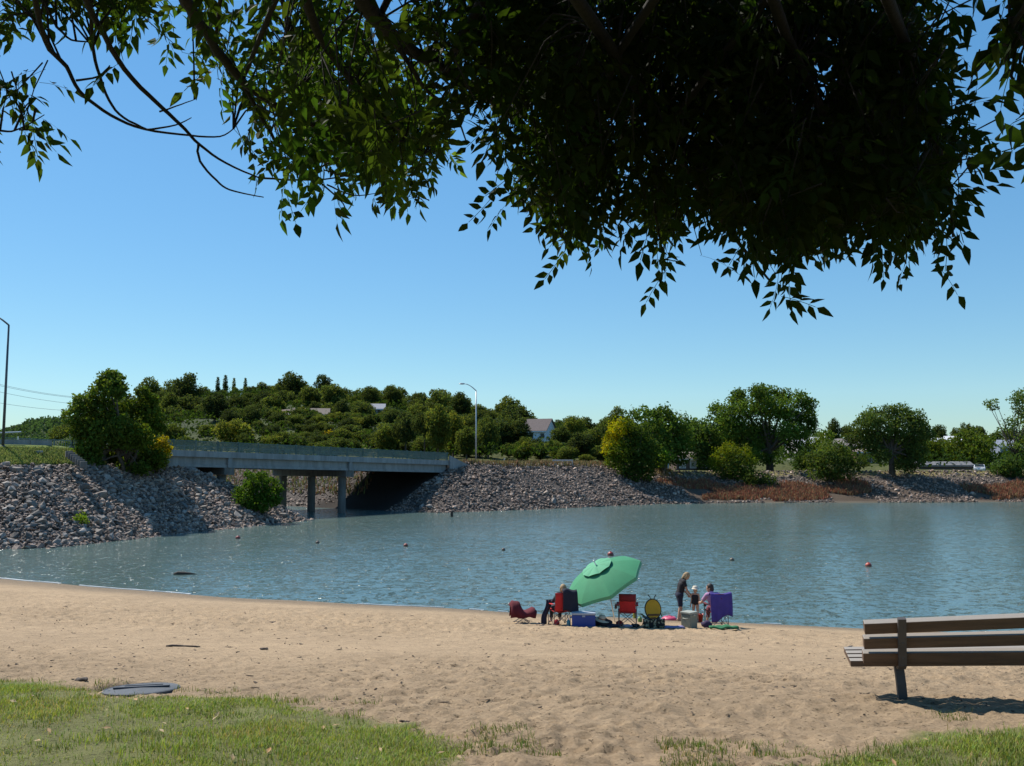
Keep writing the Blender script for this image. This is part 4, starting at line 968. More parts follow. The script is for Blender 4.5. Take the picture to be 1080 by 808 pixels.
for k, z in enumerate((.445, .605, .765)):                         # backrest planks, leaning towards us
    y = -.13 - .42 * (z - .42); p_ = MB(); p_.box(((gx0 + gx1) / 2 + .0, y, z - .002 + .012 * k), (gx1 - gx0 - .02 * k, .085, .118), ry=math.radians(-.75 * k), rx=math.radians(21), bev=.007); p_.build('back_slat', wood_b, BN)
for k, y in enumerate((-.085, .045, .175, .305)):
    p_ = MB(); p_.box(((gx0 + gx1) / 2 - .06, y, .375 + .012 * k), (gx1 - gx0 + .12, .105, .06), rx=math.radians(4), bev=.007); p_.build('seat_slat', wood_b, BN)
for x in (-.02, 1.62):
    fr = MB()
    def strip(pts, wx=.06, th=.05):
        for a_, b_ in zip(pts[:-1], pts[1:]):
            a_, b_ = Vector(a_), Vector(b_); d_ = (b_ - a_); L = d_.length; c_ = (a_ + b_) / 2
            fr.box((x, c_.y, c_.z), (wx, th, L + .022), rx=-math.atan2(d_.y, d_.z))
    strip([(0, -.375, .84), (0, -.215, .47), (0, -.175, .375), (0, -.115, .335), (0, -.06, .325)], .075, .045)
    strip([(0, -.06, .327), (0, .36, .352)], .07, .045)
    fr.build('support', iron, BN)
    lg = MB()
    pts = [(x, .07, .325), (x, .045, .26), (x, .01, .14), (x, 0, -.25)]
    for a_, b_ in zip(pts[:-1], pts[1:]):
        a_, b_ = Vector(a_), Vector(b_); d_ = b_ - a_; c_ = (a_ + b_) / 2; lg.box(c_, (.085, .085, d_.length + .02), rx=math.atan2(-d_.y, -d_.z) * -1)
    lg.build('leg', iron, BN)
    bo = MB()
    for z in (.445, .605, .765):
        y = -.13 - .42 * (z - .42) - .085; bo.lathe([(.012, -.008), (.012, .006)], 10, (x, y, z), Matrix.Rotation(PI / 2, 3, 'X'))
    bo.build('bolt', iron, BN)

# ================================================================ lid in the sand, sticks, litter
lid_m = mat('lid_metal', (.075, .085, .10), .8, .35, 5, .4, 20)
L_ = thing('metal_disc', 'round grey metal lid lying half sunk at the edge of the lawn', 'lid', (lid.x, lid.y - .02, bzf(lid.x, lid.y) + .04), .2)
L_.rotation_euler = (math.radians(-4.8), 0, .2)
MB().lathe([(.0, -.03), (.37, -.03), (.40, -.02), (.40, .012), (.385, .02), (.37, .012), (.30, .018), (.0, .03)], 40).build('cover', lid_m, L_)
rb = MB(); rb.box((0, 0, .032), (.58, .05, .02), bev=.006); rb.box((0, .13, .030), (.40, .025, .014), bev=.005); rb.build('rib', lid_m, L_)
dark_wood = mat('driftwood', (.07, .052, .04), .9, .4, 6, .4, 20)
def gpt(px, py): q = gp(px, py); return Vector((q.x, q.y, bzf(q.x, q.y)))
def stick(name, label, pxa, pxb, r):
    a_, b_ = gpt(*pxa), gpt(*pxb); rr = random.Random(int(pxa[0])); pts = [a_.lerp(b_, t) + Vector((0, rr.uniform(-.02, .02), r * .6 + rr.uniform(0, .012))) for t in np.linspace(0, 1, 7)]
    mb = MB(); mb.tube(pts, [r * .6, r, r * .9, r, r * .8, r * .7, r * .4], 7)
    tag(mb.build(name, dark_wood, None, True), label, 'stick')
stick('stick', 'long straight dark stick lying on the open sand left of centre', (175, 682.5), (211, 682.5), .022)
stick('stick', 'short crooked stick lying on the upper beach near the bench', (893, 684), (899, 682), .02)
stick('stick', 'broken branch piece beside the metal lid at the lawn edge', (80, 722), (92, 724), .03)
def clod(label, px, py, s, flat=.5, n=5, m=dark_wood, name='driftwood', cat='driftwood'):
    q = gpt(px, py); rr = random.Random(int(px * 7 + py)); mb = MB()
    s *= .65
    for k in range(n):
        V, Fc = ROCKS[rr.randrange(14)]; o = Vector((rr.uniform(-1, 1) * s, rr.uniform(-.4, .4) * s, s * flat * rr.uniform(.1, .5)))
        mb.add([Vector(v) * s * rr.uniform(.3, .6) * Vector((1.5, .7, flat)).x if False else Vector((v[0] * s * .7, v[1] * s * .4, v[2] * s * flat * .7)) + q + o for v in V], [tuple(f) for f in Fc])
    tag(mb.build(name, m), label, cat)
clod('dark lump of driftwood on the sand straight below the bridge columns', 288, 656.5, .18)
clod('small dark clump of debris on the bare sand near the long stick', 278, 685.5, .13)
clod('dark scrap lying alone in the sand below the yellow beach chair', 716, 678, .10, .4, 3)
clod('dark twiggy scrap on the upper sand left of the bench', 838, 681, .10, .4, 3)
clod('small dark scrap beside the broken branch at the lawn edge', 86, 726, .06, .6, 3)
clod('dark lump in the sand to the lower left of the low maroon chair', 556, 680, .10, .4, 3)
clod('clump of dry leaves in the sand near the tip of the lawn', 428, 764, .06, .6, 4)
# small worn tuft on the sand by the bench is part of the grass below

# ================================================================ buoys and what floats
def buoy(px, py, r, c, label, low=.25):
    d_ = ray(px, py); t_ = -(5.5 - r * low) / d_[2]; p = np.array([0, 0, 5.5]) + d_ * t_
    B = thing('buoy', label, 'buoy', (p[0], p[1], 0), 0, 'swimming area buoys')
    MB().sphere((0, 0, r * low), r, 18, 12).build('float', mat('buoy' + str(c), c, .45, .25, 6, coat=.3), B, True)
    MB().lathe([(r * .2, r * (low + .93)), (r * .2, r * (low + 1.1)), (r * .1, r * (low + 1.18))], 10).build('cap', mat('buoy_cap', (.08, .04, .03), .6), B)
    MB().lathe([(r * 1.005, r * low - .02), (r * 1.02, r * low), (r * 1.005, r * low + .02)], 18, close=False).build('seam', mat('buoy_cap', (.08, .04, .03)), B)
orange = (.42, .06, .025); dull = (.10, .055, .03); pale = (.16, .12, .07)
buoy(916, 596.5, .165, orange, 'orange red buoy floating alone in open water above the bench')
buoy(644, 585, .19, (.30, .045, .03), 'dark red buoy showing just over the top of the green umbrella')
buoy(428, 575.5, .15, (.30, .055, .03), 'reddish buoy floating in mid lake directly under the street lamp by the bridge end')
buoy(251, 567.5, .17, (.32, .05, .03), 'red buoy close to the rock bank below the round green bush')
buoy(335, 572.5, .13, dull, 'small dark buoy between the two reddish ones left of centre')
buoy(531, 580, .12, dull, 'small dark buoy left of the green umbrella, well clear of the shore')
buoy(772, 590.5, .12, pale, 'small pale buoy between the umbrella and the orange red buoy')
q = ray(476.5, 545); q = np.array([0, 0, 5.5]) + q * (-5.5 / q[2])
MB().lathe([(.13, -.6), (.15, .1), (.14, .5), (.09, .58)], 10, (q[0], q[1], 0)).build('mooring_post', dark_wood); tag(bpy.data.objects['mooring_post'], 'short dark post sticking out of the water near the rock bank', 'post')
q = ray(190, 606); q = np.array([0, 0, 5.5]) + q * (-5.5 / q[2])
lg_ = MB(); lg_.tube([(q[0] - .32, q[1], .02), (q[0] - .1, q[1], .07), (q[0] + .4, q[1] + .05, .03), (q[0] + .8, q[1] + .1, -.02)], [.05, .10, .08, .03], 9); tag(lg_.build('floating_log', dark_wood, None, True), 'dark log floating just off the sand at the left', 'log')

# ================================================================ folding chairs
tube_m = mat('chair_tube', (.14, .145, .15), .4, .2, 5, metal=.6); black_p = mat('black_plastic', (.02, .02, .022), .5, .3)
def bil(a, b, c, d, u, v): return Vector(a) * (1 - u) * (1 - v) + Vector(b) * u * (1 - v) + Vector(c) * u * v + Vector(d) * (1 - u) * v
def cloth(a, b, c, d, n=9, sag=.0, wr=.006, seed=1, th=.012, nrm=(0, 0, -1)):
    """fabric between four corners, sagging"""
    rr = random.Random(seed); g_ = []; nrm = Vector(nrm)
    for i in range(n):
        row = []
        for j in range(n):
            u, v = j / (n - 1), i / (n - 1)
            row.append(bil(a, b, c, d, u, v) + nrm * (sag * 4 * u * (1 - u) * (.35 + .65 * 4 * v * (1 - v)) if sag else 0) + Vector((rr.gauss(0, wr), rr.gauss(0, wr), rr.gauss(0, wr))))
        g_.append(row)
    return MB().sheet(g_, th)
def camp_chair(label, loc, rz, cseat, cback, s=1.0, cup=True, band=None):
    """quad folding chair facing +Y in its own axes"""
    C_ = thing('folding_chair', label, 'chair', loc, rz, 'folding beach chairs'); C_.scale = (s, s, s)
    ms = mat('fabric' + str(cseat), cseat, .9, .25, 9, .2, 60); mk = mat('fabric' + str(cback), cback, .9, .25, 9, .2, 60)
    w_, dp = .245, .25
    for sx in (-1, 1):
        l = MB(); l.tube([(sx * w_, -dp, .0), (sx * (w_ - .03), -dp - .04, .5), (sx * (w_ - .02), -dp - .10, .93)], .011, 7); l.build('leg', tube_m, C_)
        l = MB(); l.tube([(sx * w_, dp, .0), (sx * (w_ + .02), dp, .62)], .011, 7); l.build('leg', tube_m, C_)
        c_ = MB(); c_.tube([(sx * w_, dp, .03), (sx * (w_ - .01), -dp - .03, .42)], .009, 6); c_.tube([(sx * w_, -dp, .03), (sx * (w_), dp, .42)], .009, 6); c_.build('side_brace', tube_m, C_)
        f_ = MB()
        for y in (-dp, dp): f_.box((sx * w_, y, .012), (.045, .045, .024), bev=.006)
        f_.build('foot', black_p, C_)
        ar = MB().sheet([[(sx * (w_ + .02) + k * .035, -dp - .05 + (dp * 2 + .05) * t, .63 - .02 * math.sin(t * PI) + .002 * k) for k in (-1, 0, 1)] for t in np.linspace(0, 1, 7)], .012); A_ = ar.build('armrest', mk, C_)
        if cup: MB().lathe([(.036, .53), (.042, .62), (.038, .62), (.03, .54)], 12, (sx * (w_ + .02), dp - .06, 0)).build('cup_holder', black_p, A_)
    for y, d_ in ((dp, 1), (-dp, 1)):
        c_ = MB(); c_.tube([(-w_, y, .03), (w_, y, .43)], .009, 6); c_.tube([(w_, y + .012, .03), (-w_, y + .012, .43)], .009, 6); c_.build('cross_brace', tube_m, C_)
    cloth((-w_, -dp - .03, .42), (w_, -dp - .03, .42), (w_, dp, .44), (-w_, dp, .44), 9, .055, .003, 3).build('seat', ms, C_, True)
    b_ = cloth((-w_ + .02, -dp - .035, .43), (w_ - .02, -dp - .035, .43), (w_ - .015, -dp - .10, .94), (-w_ + .015, -dp - .10, .94), 9, .05, .003, 4, nrm=(0, -1, 0)).build('backrest', mk, C_, True)
    if band:
        bb = cloth((-w_ + .01, -dp - .103, .74), (w_ - .01, -dp - .103, .74), (w_ - .01, -dp - .115, .945), (-w_ + .01, -dp - .115, .945), 7, .05, .003, 5, nrm=(0, -1, 0)); bb.build('head_panel', mat('fabric' + str(band), band, .9, .25, 9, .2, 60), b_, True)
    return C_
red, dred, mar, purple, navy = (.52, .022, .022), (.18, .012, .016), (.13, .012, .020), (.075, .05, .26), (.018, .022, .05)
def G(px, py): q = gp(px, py); return Vector((q.x, q.y, bz(q.x, q.y) + .01))
sc = 1.08
g1 = G(662, 661); ch_red = camp_chair('empty bright red folding chair beside the green umbrella pole', g1, -.12, red, red, 1.1, True, dred)
g2 = G(590, 659.5); ch_l = camp_chair('red folding chair with a fair haired person sitting in it', g2, .25, red, red, sc, True)
g3 = G(756, 661); ch_r = camp_chair('folding chair covered by a purple towel, at the right of the group', g3, .15, mar, mar, 1.14, True)
# towel over the right-hand chair's back
tw = MB(); P_ = []; r_ = random.Random(8)
for i in range(14):
    t = i / 13; row = []
    for j in range(17):
        u = j / 16; x = (-.30 + .60 * u) * (1 + .05 * math.sin(t * 3)); fold = .02 * math.sin(u * 19 + t * 2) * t
        if t < .2: y, z = -.34 + .15 - .13 * (t / .2) * 1.2, .90 + .09 * math.sin(t / .2 * PI / 2)
        else: y, z = -.375 - .03 * math.sin((t - .2) * 2) , .985 - (t - .2) / .8 * (.70 + .10 * math.sin(u * 5 + 1))
        z -= .05 * math.sin(u * PI) * (1 - t * .5)
        row.append((x, y - fold, z))
    P_.append(row)
to = tw.sheet(P_, .012).build('towel', mat('towel_purple', purple, .95, .25, 7, .3, 50), None, True)
to.location = g3; to.rotation_euler = (0, 0, .15); to.scale = (1.14, 1.14, 1.14); tag(to, 'purple towel draped over the back of the chair at the right', 'towel')
# low chair under a maroon cloth
g4 = G(551, 657.5); LC = thing('folding_chair', 'low chair draped in maroon cloth, apart at the left of the group', 'chair', g4, .1, 'folding beach chairs')
for sx in (-.25, .25):
    for sy in (-.2, .2):
        l = MB(); l.tube([(sx, sy, 0), (-sx * .55, sy, .26)], .012, 6); l.build('leg', tube_m, LC)
for sy in (-.2, .2): MB().tube([(-.27, sy, .02), (.27, sy, .03)], .01, 6).build('rail', tube_m, LC)
cv = MB(); P_ = []
for i in range(13):
    t = i / 12; row = []
    x = -.40 + .80 * t; top = .62 * math.exp(-((t - .2) / .2) ** 2) + .10 * math.exp(-((t - .88) / .14) ** 2) + .34
    top = min(top, .70) - .05 * math.sin(t * 6)
    for j in range(11):
        u = j / 10; a = PI * u; row.append((x + .03 * math.sin(u * 9 + i), -.27 * math.cos(a) * (1 + .08 * math.sin(i * 1.3)), .20 + (top - .20) * math.sin(a) ** .55 + .02 * math.sin(u * 11 + i * .9)))
    P_.append(row)
cv.sheet(P_, .014).build('cloth_cover', mat('cloth_maroon', mar, .95, .35, 6, .4, 40), LC, True)
# bee chair
g5 = G(688, 662); BC = thing('beach_chair', 'small yellow chair with round striped back and two feelers like a bee', 'chair', g5, .1)
yel, blk = mat('bee_yellow', (.50, .30, .012), .75, .2, 6), mat('bee_black', (.022, .02, .018), .8, .3, 8)
TB = Matrix.Translation((0, -.1, .56)) @ Matrix.Rotation(math.radians(-12), 4, 'X')
def oval(rx, rz, y0, y1, n=32): return [TB @ Vector((rx * math.cos(2 * PI * k / n), y0, rz * math.sin(2 * PI * k / n))) for k in range(n)], TB.to_3x3() @ Vector((0, y1 - y0, 0))
p_, e_ = oval(.235, .285, -.02, .02); bk = MB().prism(p_, e_).build('backrest', yel, BC)
rimp = [TB @ Vector((.245 * math.cos(2 * PI * k / 32), 0, .295 * math.sin(2 * PI * k / 32))) for k in range(33)]; MB().tube(rimp, .02, 8, False).build('edge_tube', blk, bk, True)
for z in (-.17, -.27):
    wv = .235 * math.sqrt(max(.02, 1 - (z / .285) ** 2)); MB().box(TB @ Vector((0, -.024, z)), (wv * 1.9, .012, .06), rx=math.radians(-12)).build('stripe', mat('bee_brown', (.12, .06, .015), .8), bk)
for sx in (-1, 1):
    MB().tube([TB @ Vector((sx * .05, 0, .29)), TB @ Vector((sx * .075, 0, .37)), TB @ Vector((sx * .13, 0, .43))], [.012, .012, .016], 7).build('feeler', blk, BC, True)
    for sy in (-.12, .26): MB().tube([(sx * .27, sy, 0), (sx * .2, .08 - sy * .3, .28)], .013, 7).build('leg', blk, BC)
    MB().tube([(sx * .27, -.1, .36), (sx * .3, .1, .38), (sx * .28, .26, .36)], .022, 8).build('armrest', mat('bee_green', (.16, .17, .03), .8), BC)
cloth((-.25, -.1, .28), (.25, -.1, .28), (.25, .28, .30), (-.25, .28, .30), 7, .05, .003, 5).build('seat', blk, BC, True)
sk = MB(); sk.sheet([[(-.34 + .68 * u, -.22 - .02 * math.sin(u * 17), .03 + .27 * v - .02 * math.sin(u * PI)) for u in np.linspace(0, 1, 15)] for v in np.linspace(0, 1, 5)], .012)
m, t, out = nt('bee_fabric'); b = N(t, 'ShaderNodeBsdfPrincipled', Roughness=.9); vz = noise(t, 14, 2, .4)
t.links.new(ramp(t, vz, [(.44, (.02, .018, .016)), (.52, (.02, .018, .016)), (.56, (.22, .20, .09)), (.66, (.35, .33, .25))]), b.inputs['Base Color']); t.links.new(b.outputs[0], out.inputs[0])
sk.build('skirt', m, BC, True)

# ================================================================ umbrella
gm_, gm2 = mat('umbrella_green', (.042, .25, .115), .8, .12, 4, transl=.12), mat('umbrella_light', (.11, .38, .21), .8, .12, 4, transl=.15)
ap = W(629, 597, 28.6); AX = Vector((-.43, -.24, .83)).normalized()
ub = G(650.5, 655); UM = thing('beach_umbrella', 'large green beach umbrella tilted over on its white pole', 'umbrella', ub)
Q = AX.to_track_quat('Z', 'Y').to_matrix()
apl = ap - Vector(UM.location)
def UQ(v): return apl + Q @ Vector(v)
Rc, Hc, NS = 1.30, .50, 8
prof = [(0.0, 0), (.25, -.05), (.5, -.15), (.75, -.33), (1.0, -.62)]
rot0 = .28
grid = []; rows_ = 18; per = 8
for i in range(rows_):
    t = i / (rows_ - 1) * .97 + .03; row = []
    for k in range(NS * per + 1):
        a = 2 * PI * k / (NS * per) + rot0; f = (k % per) / per; sagk = 4 * f * (1 - f)
        r_ = Rc * t * (1 - .075 * sagk * t); z = -Hc * (.25 * t + .75 * t ** 2.0) + .05 * sagk * t * t - .03 * sagk * t
        row.append(UQ((r_ * math.cos(a), r_ * math.sin(a), z)))
    grid.append(row)
cn = MB().sheet(grid, .006).build('canopy', gm_, UM); 
cap_ = []
for i in range(5):
    t = .02 + .36 * i / 4; row = []
    for k in range(NS * per + 1):
        a = 2 * PI * k / (NS * per) + rot0; f = (k % per) / per; row.append(UQ((Rc * t * math.cos(a), Rc * t * math.sin(a), .05 - Hc * (.25 * t + .75 * t * t) - .10 * (t / .38) ** 2 * 0 + .03 * 4 * f * (1 - f) * i / 4)))
    cap_.append(row)
MB().sheet(cap_, .006).build('vent_cap', gm2, cn)
vl = []
for i in range(3):
    row = []
    for k in range(NS * per + 1):
        a = 2 * PI * k / (NS * per) + rot0; f = (k % per) / per; sagk = 4 * f * (1 - f); r_ = Rc * (1 - .075 * sagk) + .004; row.append(UQ((r_ * math.cos(a), r_ * math.sin(a), -Hc + .02 * sagk - .055 * i)))
    vl.append(row)
MB().sheet(vl, .005).build('valance', gm2, cn)
for k in range(NS):
    a = 2 * PI * k / NS + rot0; pts = []
    for i in range(8):
        t = i / 7; pts.append(UQ((Rc * t * math.cos(a), Rc * t * math.sin(a), -Hc * (.25 * t + .75 * t * t) - .018)))
    MB().tube(pts, .007, 5).build('rib', mat('white_rib', (.7, .7, .68), .4, .1), cn)
    MB().tube([UQ((.03 * math.cos(a), .03 * math.sin(a), -.62)), UQ((Rc * .5 * math.cos(a), Rc * .5 * math.sin(a), -Hc * (.125 + .1875) - .02))], .006, 5).build('strut', mat('white_rib', (.7, .7, .68)), cn)
jt = UQ((0, 0, -.95)); pole_m = mat('umbrella_pole', (.68, .68, .66), .4, .12, metal=.2)
MB().tube([UQ((0, 0, .17)), jt], .017, 10).build('upper_pole', pole_m, UM, True)
MB().tube([jt, Vector((.0, 0, -.4))], .019, 10).build('lower_pole', pole_m, UM, True)
MB().sphere(jt, .035, 10, 8).build('tilt_joint', black_p, UM, True); MB().sphere(UQ((0, 0, .19)), .03, 10, 8).build('finial', pole_m, UM, True)
MB().lathe([(.03, .28), (.045, .3), (.045, .42), (.03, .45)], 10, jt * .12).build('clamp', black_p, UM)

# ================================================================ coolers, bags, toys
def cooler(label, loc, rz, dx, dy, dz, bodyc, lidc, name='cooler'):
    K = thing(name, label, 'cooler', loc, rz)
    mb_ = mat('cool' + str(bodyc), bodyc, .5, .12, 3); ml = mat('cool' + str(lidc), lidc, .5, .12, 3)
    MB().box((0, 0, (dz - .075) / 2), (dx, dy, dz - .075), bev=.025).build('body', mb_, K)
    ld = MB().box((0, 0, dz - .036), (dx + .03, dy + .03, .07), bev=.02).build('lid', ml, K)
    for s in (-1, 1): MB().tube([(s * (dx / 2 + .005), -dy * .25, dz * .62), (s * (dx / 2 + .04), -dy * .2, dz * .60), (s * (dx / 2 + .04), dy * .2, dz * .60), (s * (dx / 2 + .005), dy * .25, dz * .62)], .013, 6).build('handle', ml, K, True)
    MB().box((0, -dy / 2 - .012, dz - .1), (.09, .025, .05), bev=.006).build('latch', ml, K)
    return K
cooler('blue picnic cooler with pale grey lid on the sand below the umbrella', G(615.5, 661), -.06, .70, .38, .43, (.010, .050, .27), (.33, .38, .45))
K = cooler('tall greenish grey cooler standing before the toddler', G(727, 662.5), .75, 0.36, .36, .50, (.20, .205, .16), (.34, .34, .28))
def lump(mb, c, r, seed, n=20, k=.22):
    rr = random.Random(seed); o = len(mb.v); mb.sphere(c, r, n, n // 2); c = Vector(c); ph = [rr.uniform(0, 6.28) for _ in range(6)]
    for i in range(o, len(mb.v)):
        v = Vector(mb.v[i]) - c; f = 1 + k * (math.sin(v.x / r[0] * 3.1 + ph[0]) * math.sin(v.y / r[1] * 2.7 + ph[1]) + .6 * math.sin(v.z / r[2] * 4 + v.x / r[0] * 5 + ph[2])) * .6
        mb.v[i] = tuple(c + v * f)
    return mb
g6 = G(636, 661); B1 = thing('beach_bag', 'dark beach bag with a pale straw hat on top, right of the blue cooler', 'bag', g6)
lump(MB(), (0, 0, .10), (.27, .17, .12), 3).build('bag_body', mat('bag_dark', (.025, .027, .04), .9, .4, 8), B1, True)
MB().tube([(-.15, -.05, .16), (-.05, -.1, .26), (.1, -.1, .25), (.2, -.05, .15)], .012, 6).build('strap', black_p, B1, True)
ht = thing('sun_hat', 'pale straw sun hat resting on the dark bag beside the blue cooler', 'hat', g6 + Vector((-.03, -.02, .21)), .3); ht.rotation_euler = (.25, .1, .3)
straw = mat('straw', (.62, .53, .38), .9, .2, 20, .3, 60)
MB().lathe([(.24, -.01), (.16, .01), (.115, .02), (.11, .09), (.08, .125), (0, .135)], 22, close=False).build('brim', straw, ht, True); MB().lathe([(.118, .022), (.116, .055)], 22, close=False).build('hat_band', mat('hat_band', (.3, .14, .09)), ht)
lump_m = lambda nm, c: mat(nm, c, .9, .3, 9, .3, 40)
tag(lump(MB(), G(646, 661.5) + Vector((0, 0, .035)), (.24, .14, .05), 5).build('towel', lump_m('cloth_dark', (.03, .03, .05)), None, True), 'crumpled dark towel on the sand between the straw hat and the red chair', 'towel')
tag(lump(MB(), G(653.5, 660.5) + Vector((0, 0, .07)), (.13, .10, .09), 6).build('beach_bag', lump_m('bag_red', (.42, .045, .035)), None, True), 'small red bag on the sand below the empty red chair', 'bag')
tag(lump(MB(), G(662, 661.6) + Vector((0, 0, .03)), (.16, .09, .045), 7).build('towel', lump_m('cloth_lilac', (.40, .36, .44)), None, True), 'pale lilac cloth lying under the empty red chair', 'towel')
tag(lump(MB(), G(670, 661.6) + Vector((0, 0, .04)), (.15, .1, .06), 9).build('beach_bag', lump_m('bag_black', (.02, .02, .02)), None, True), 'small black bag between the red chair and the bee chair', 'bag')
# water bottle beside the left chair
g7 = G(599.5, 661); WB = thing('water_bottle', 'small teal bottle standing at the left end of the blue cooler', 'bottle', g7)
MB().lathe([(.05, 0), (.055, .02), (.055, .15), (.03, .19), (.022, .2)], 14).build('bottle_body', mat('teal', (.03, .17, .22), .3, .1), WB, True); MB().lathe([(.026, .2), (.026, .235)], 12).build('cap', mat('cap_white', (.6, .6, .6)), WB)
tag(lump(MB(), G(587, 660) + Vector((0, 0, .08)), (.09, .08, .10), 10).build('beach_bag', lump_m('bag_scarlet', (.40, .03, .035)), None, True), 'little red bag under the chair of the fair haired person', 'bag')
# sandals and navy towel left of that chair
tag(MB().sheet([[g2 + Vector((-.40 + .03 * math.sin(v * 7) - .17 * v * (1) + .16 * u, -.02 + .06 * u + .03 * math.sin(u * 8), .76 - .74 * v)) for u in np.linspace(0, 1, 8)] for v in np.linspace(0, 1, 9)], .025).build('towel', lump_m('cloth_navy', navy), None, True), 'navy towel hanging from the armrest of the left red chair to the sand', 'towel')
for i, (px, py) in enumerate(((570, 659.5), (574, 661))):
    g_ = G(px, py); SD = thing('sandal', ['dark sandal lying on the sand by the hanging navy towel, the one nearer the lake', 'dark sandal lying on the sand by the hanging navy towel, the one nearer the grass'][i], 'sandal', g_, 1.4 + .3 * i, 'pair of sandals')
    MB().prism([(.05 * math.cos(a) * (1 + .25 * math.sin(a)), .15 * math.sin(a), .0) for a in np.linspace(0, 2 * PI, 18)[:-1]], (0, 0, .03)).build('sole', black_p, SD)
    MB().tube([(-.05, .03, .025), (-.02, .05, .07), (.02, .05, .07), (.05, .03, .025)], .012, 6).build('strap', lump_m('cloth_navy', navy), SD)
# sand toys
def bucket(label, loc, r, h, c, name='bucket'):
    K = thing(name, label, 'bucket', loc); mk = mat('plastic' + str(c), c, .4, .1)
    MB().lathe([(r * .72, 0), (r, h), (r * 1.06, h), (r * 1.06, h - .02), (r * .98, h - .025), (r * .9, h - .03), (r * .66, .02), (0, .02)], 20, close=False).build('pail', mk, K, True)
    MB().tube([(-r, 0, h), (-r * .7, -.03, h + r * .55), (0, -.05, h + r * .8), (r * .7, -.03, h + r * .55), (r, 0, h)], .008, 6).build('handle', mat('cap_white', (.6, .6, .6)), K, True); return K
bucket('red sand bucket at the feet of the toddler', G(737.5, 656), .15, .26, (.55, .05, .02))
def toy(label, px, py, r, h, c, cat='sand toy'):
    K = thing('sand_toy', label, cat, G(px, py)); mk = mat('plastic' + str(c), c, .45, .15)
    MB().lathe([(r, 0), (r * 1.02, h * .5), (r * .7, h), (0, h * 1.02)], 14, close=False).build('shell', mk, K, True)
    MB().tube([(-r * .5, 0, h * .9), (0, 0, h * 1.5), (r * .5, 0, h * .9)], .010, 6).build('handle', mk, K, True)
toy('pink sand toy lying near the woman in black', 706, 654, .26, .11, (.55, .07, .14))
toy('yellow green sand toy just left of the bee chair', 669.5, 652, .07, .22, (.35, .33, .04)); toy('white sand toy just right of the bee chair', 698, 652, .09, .2, (.45, .45, .38)); toy('small green sand toy between the red chair and the bee chair', 675, 656, .07, .16, (.12, .22, .05))
toy('yellow sand toy on the wet sand beyond the purple towelled chair', 789, 656.5, .16, .06, (.5, .33, .05))
tag(MB().sheet([[G(701, 663) + Vector((.62 * u, .35 * v, .012 + .012 * math.sin(u * 9) * math.sin(v * 7))) for u in np.linspace(0, 1, 10)] for v in np.linspace(0, 1, 6)], .012).build('towel', lump_m('cloth_violet', (.22, .19, .34)), None, True), 'violet towel spread flat between the bee chair and the tall cooler', 'towel')
gmat = MB().sheet([[G(750, 664.5) + Vector((.84 * u, .30 * v, .05 + .035 * math.sin(u * 11 + 1) * math.sin(v * 6 + u * 3) )) for u in np.linspace(0, 1, 14)] for v in np.linspace(0, 1, 7)], .05)
tag(gmat.build('beach_mat', lump_m('cloth_green', (.025, .15, .06)), None, True), 'rumpled green mat on the sand before the purple towelled chair', 'mat')
tag(lump(MB(), G(745, 662.5) + Vector((0, 0, .10)), (.17, .13, .12), 12).build('beach_bag', lump_m('bag_plum', (.04, .022, .07)), None, True), 'plum coloured bag beside the tall cooler at the end of the green mat', 'bag')
g8 = G(725, 652); ST = thing('backpack', 'black backpack on the sand between the woman in black and the toddler', 'backpack', g8)
lump(MB(), (0, 0, .26), (.17, .13, .27), 14, k=.12).build('pack_body', mat('bag_black2', (.018, .018, .02), .8, .3, 8), ST, True); MB().tube([(-.05, -.02, .5), (-.03, -.03, .58), (.03, -.03, .58), (.05, -.02, .5)], .012, 6).build('handle', black_p, ST, True)
MB().box((0, -.13, .18), (.2, .06, .18), bev=.025).build('pocket', mat('bag_grey', (.10, .10, .11), .8), ST)
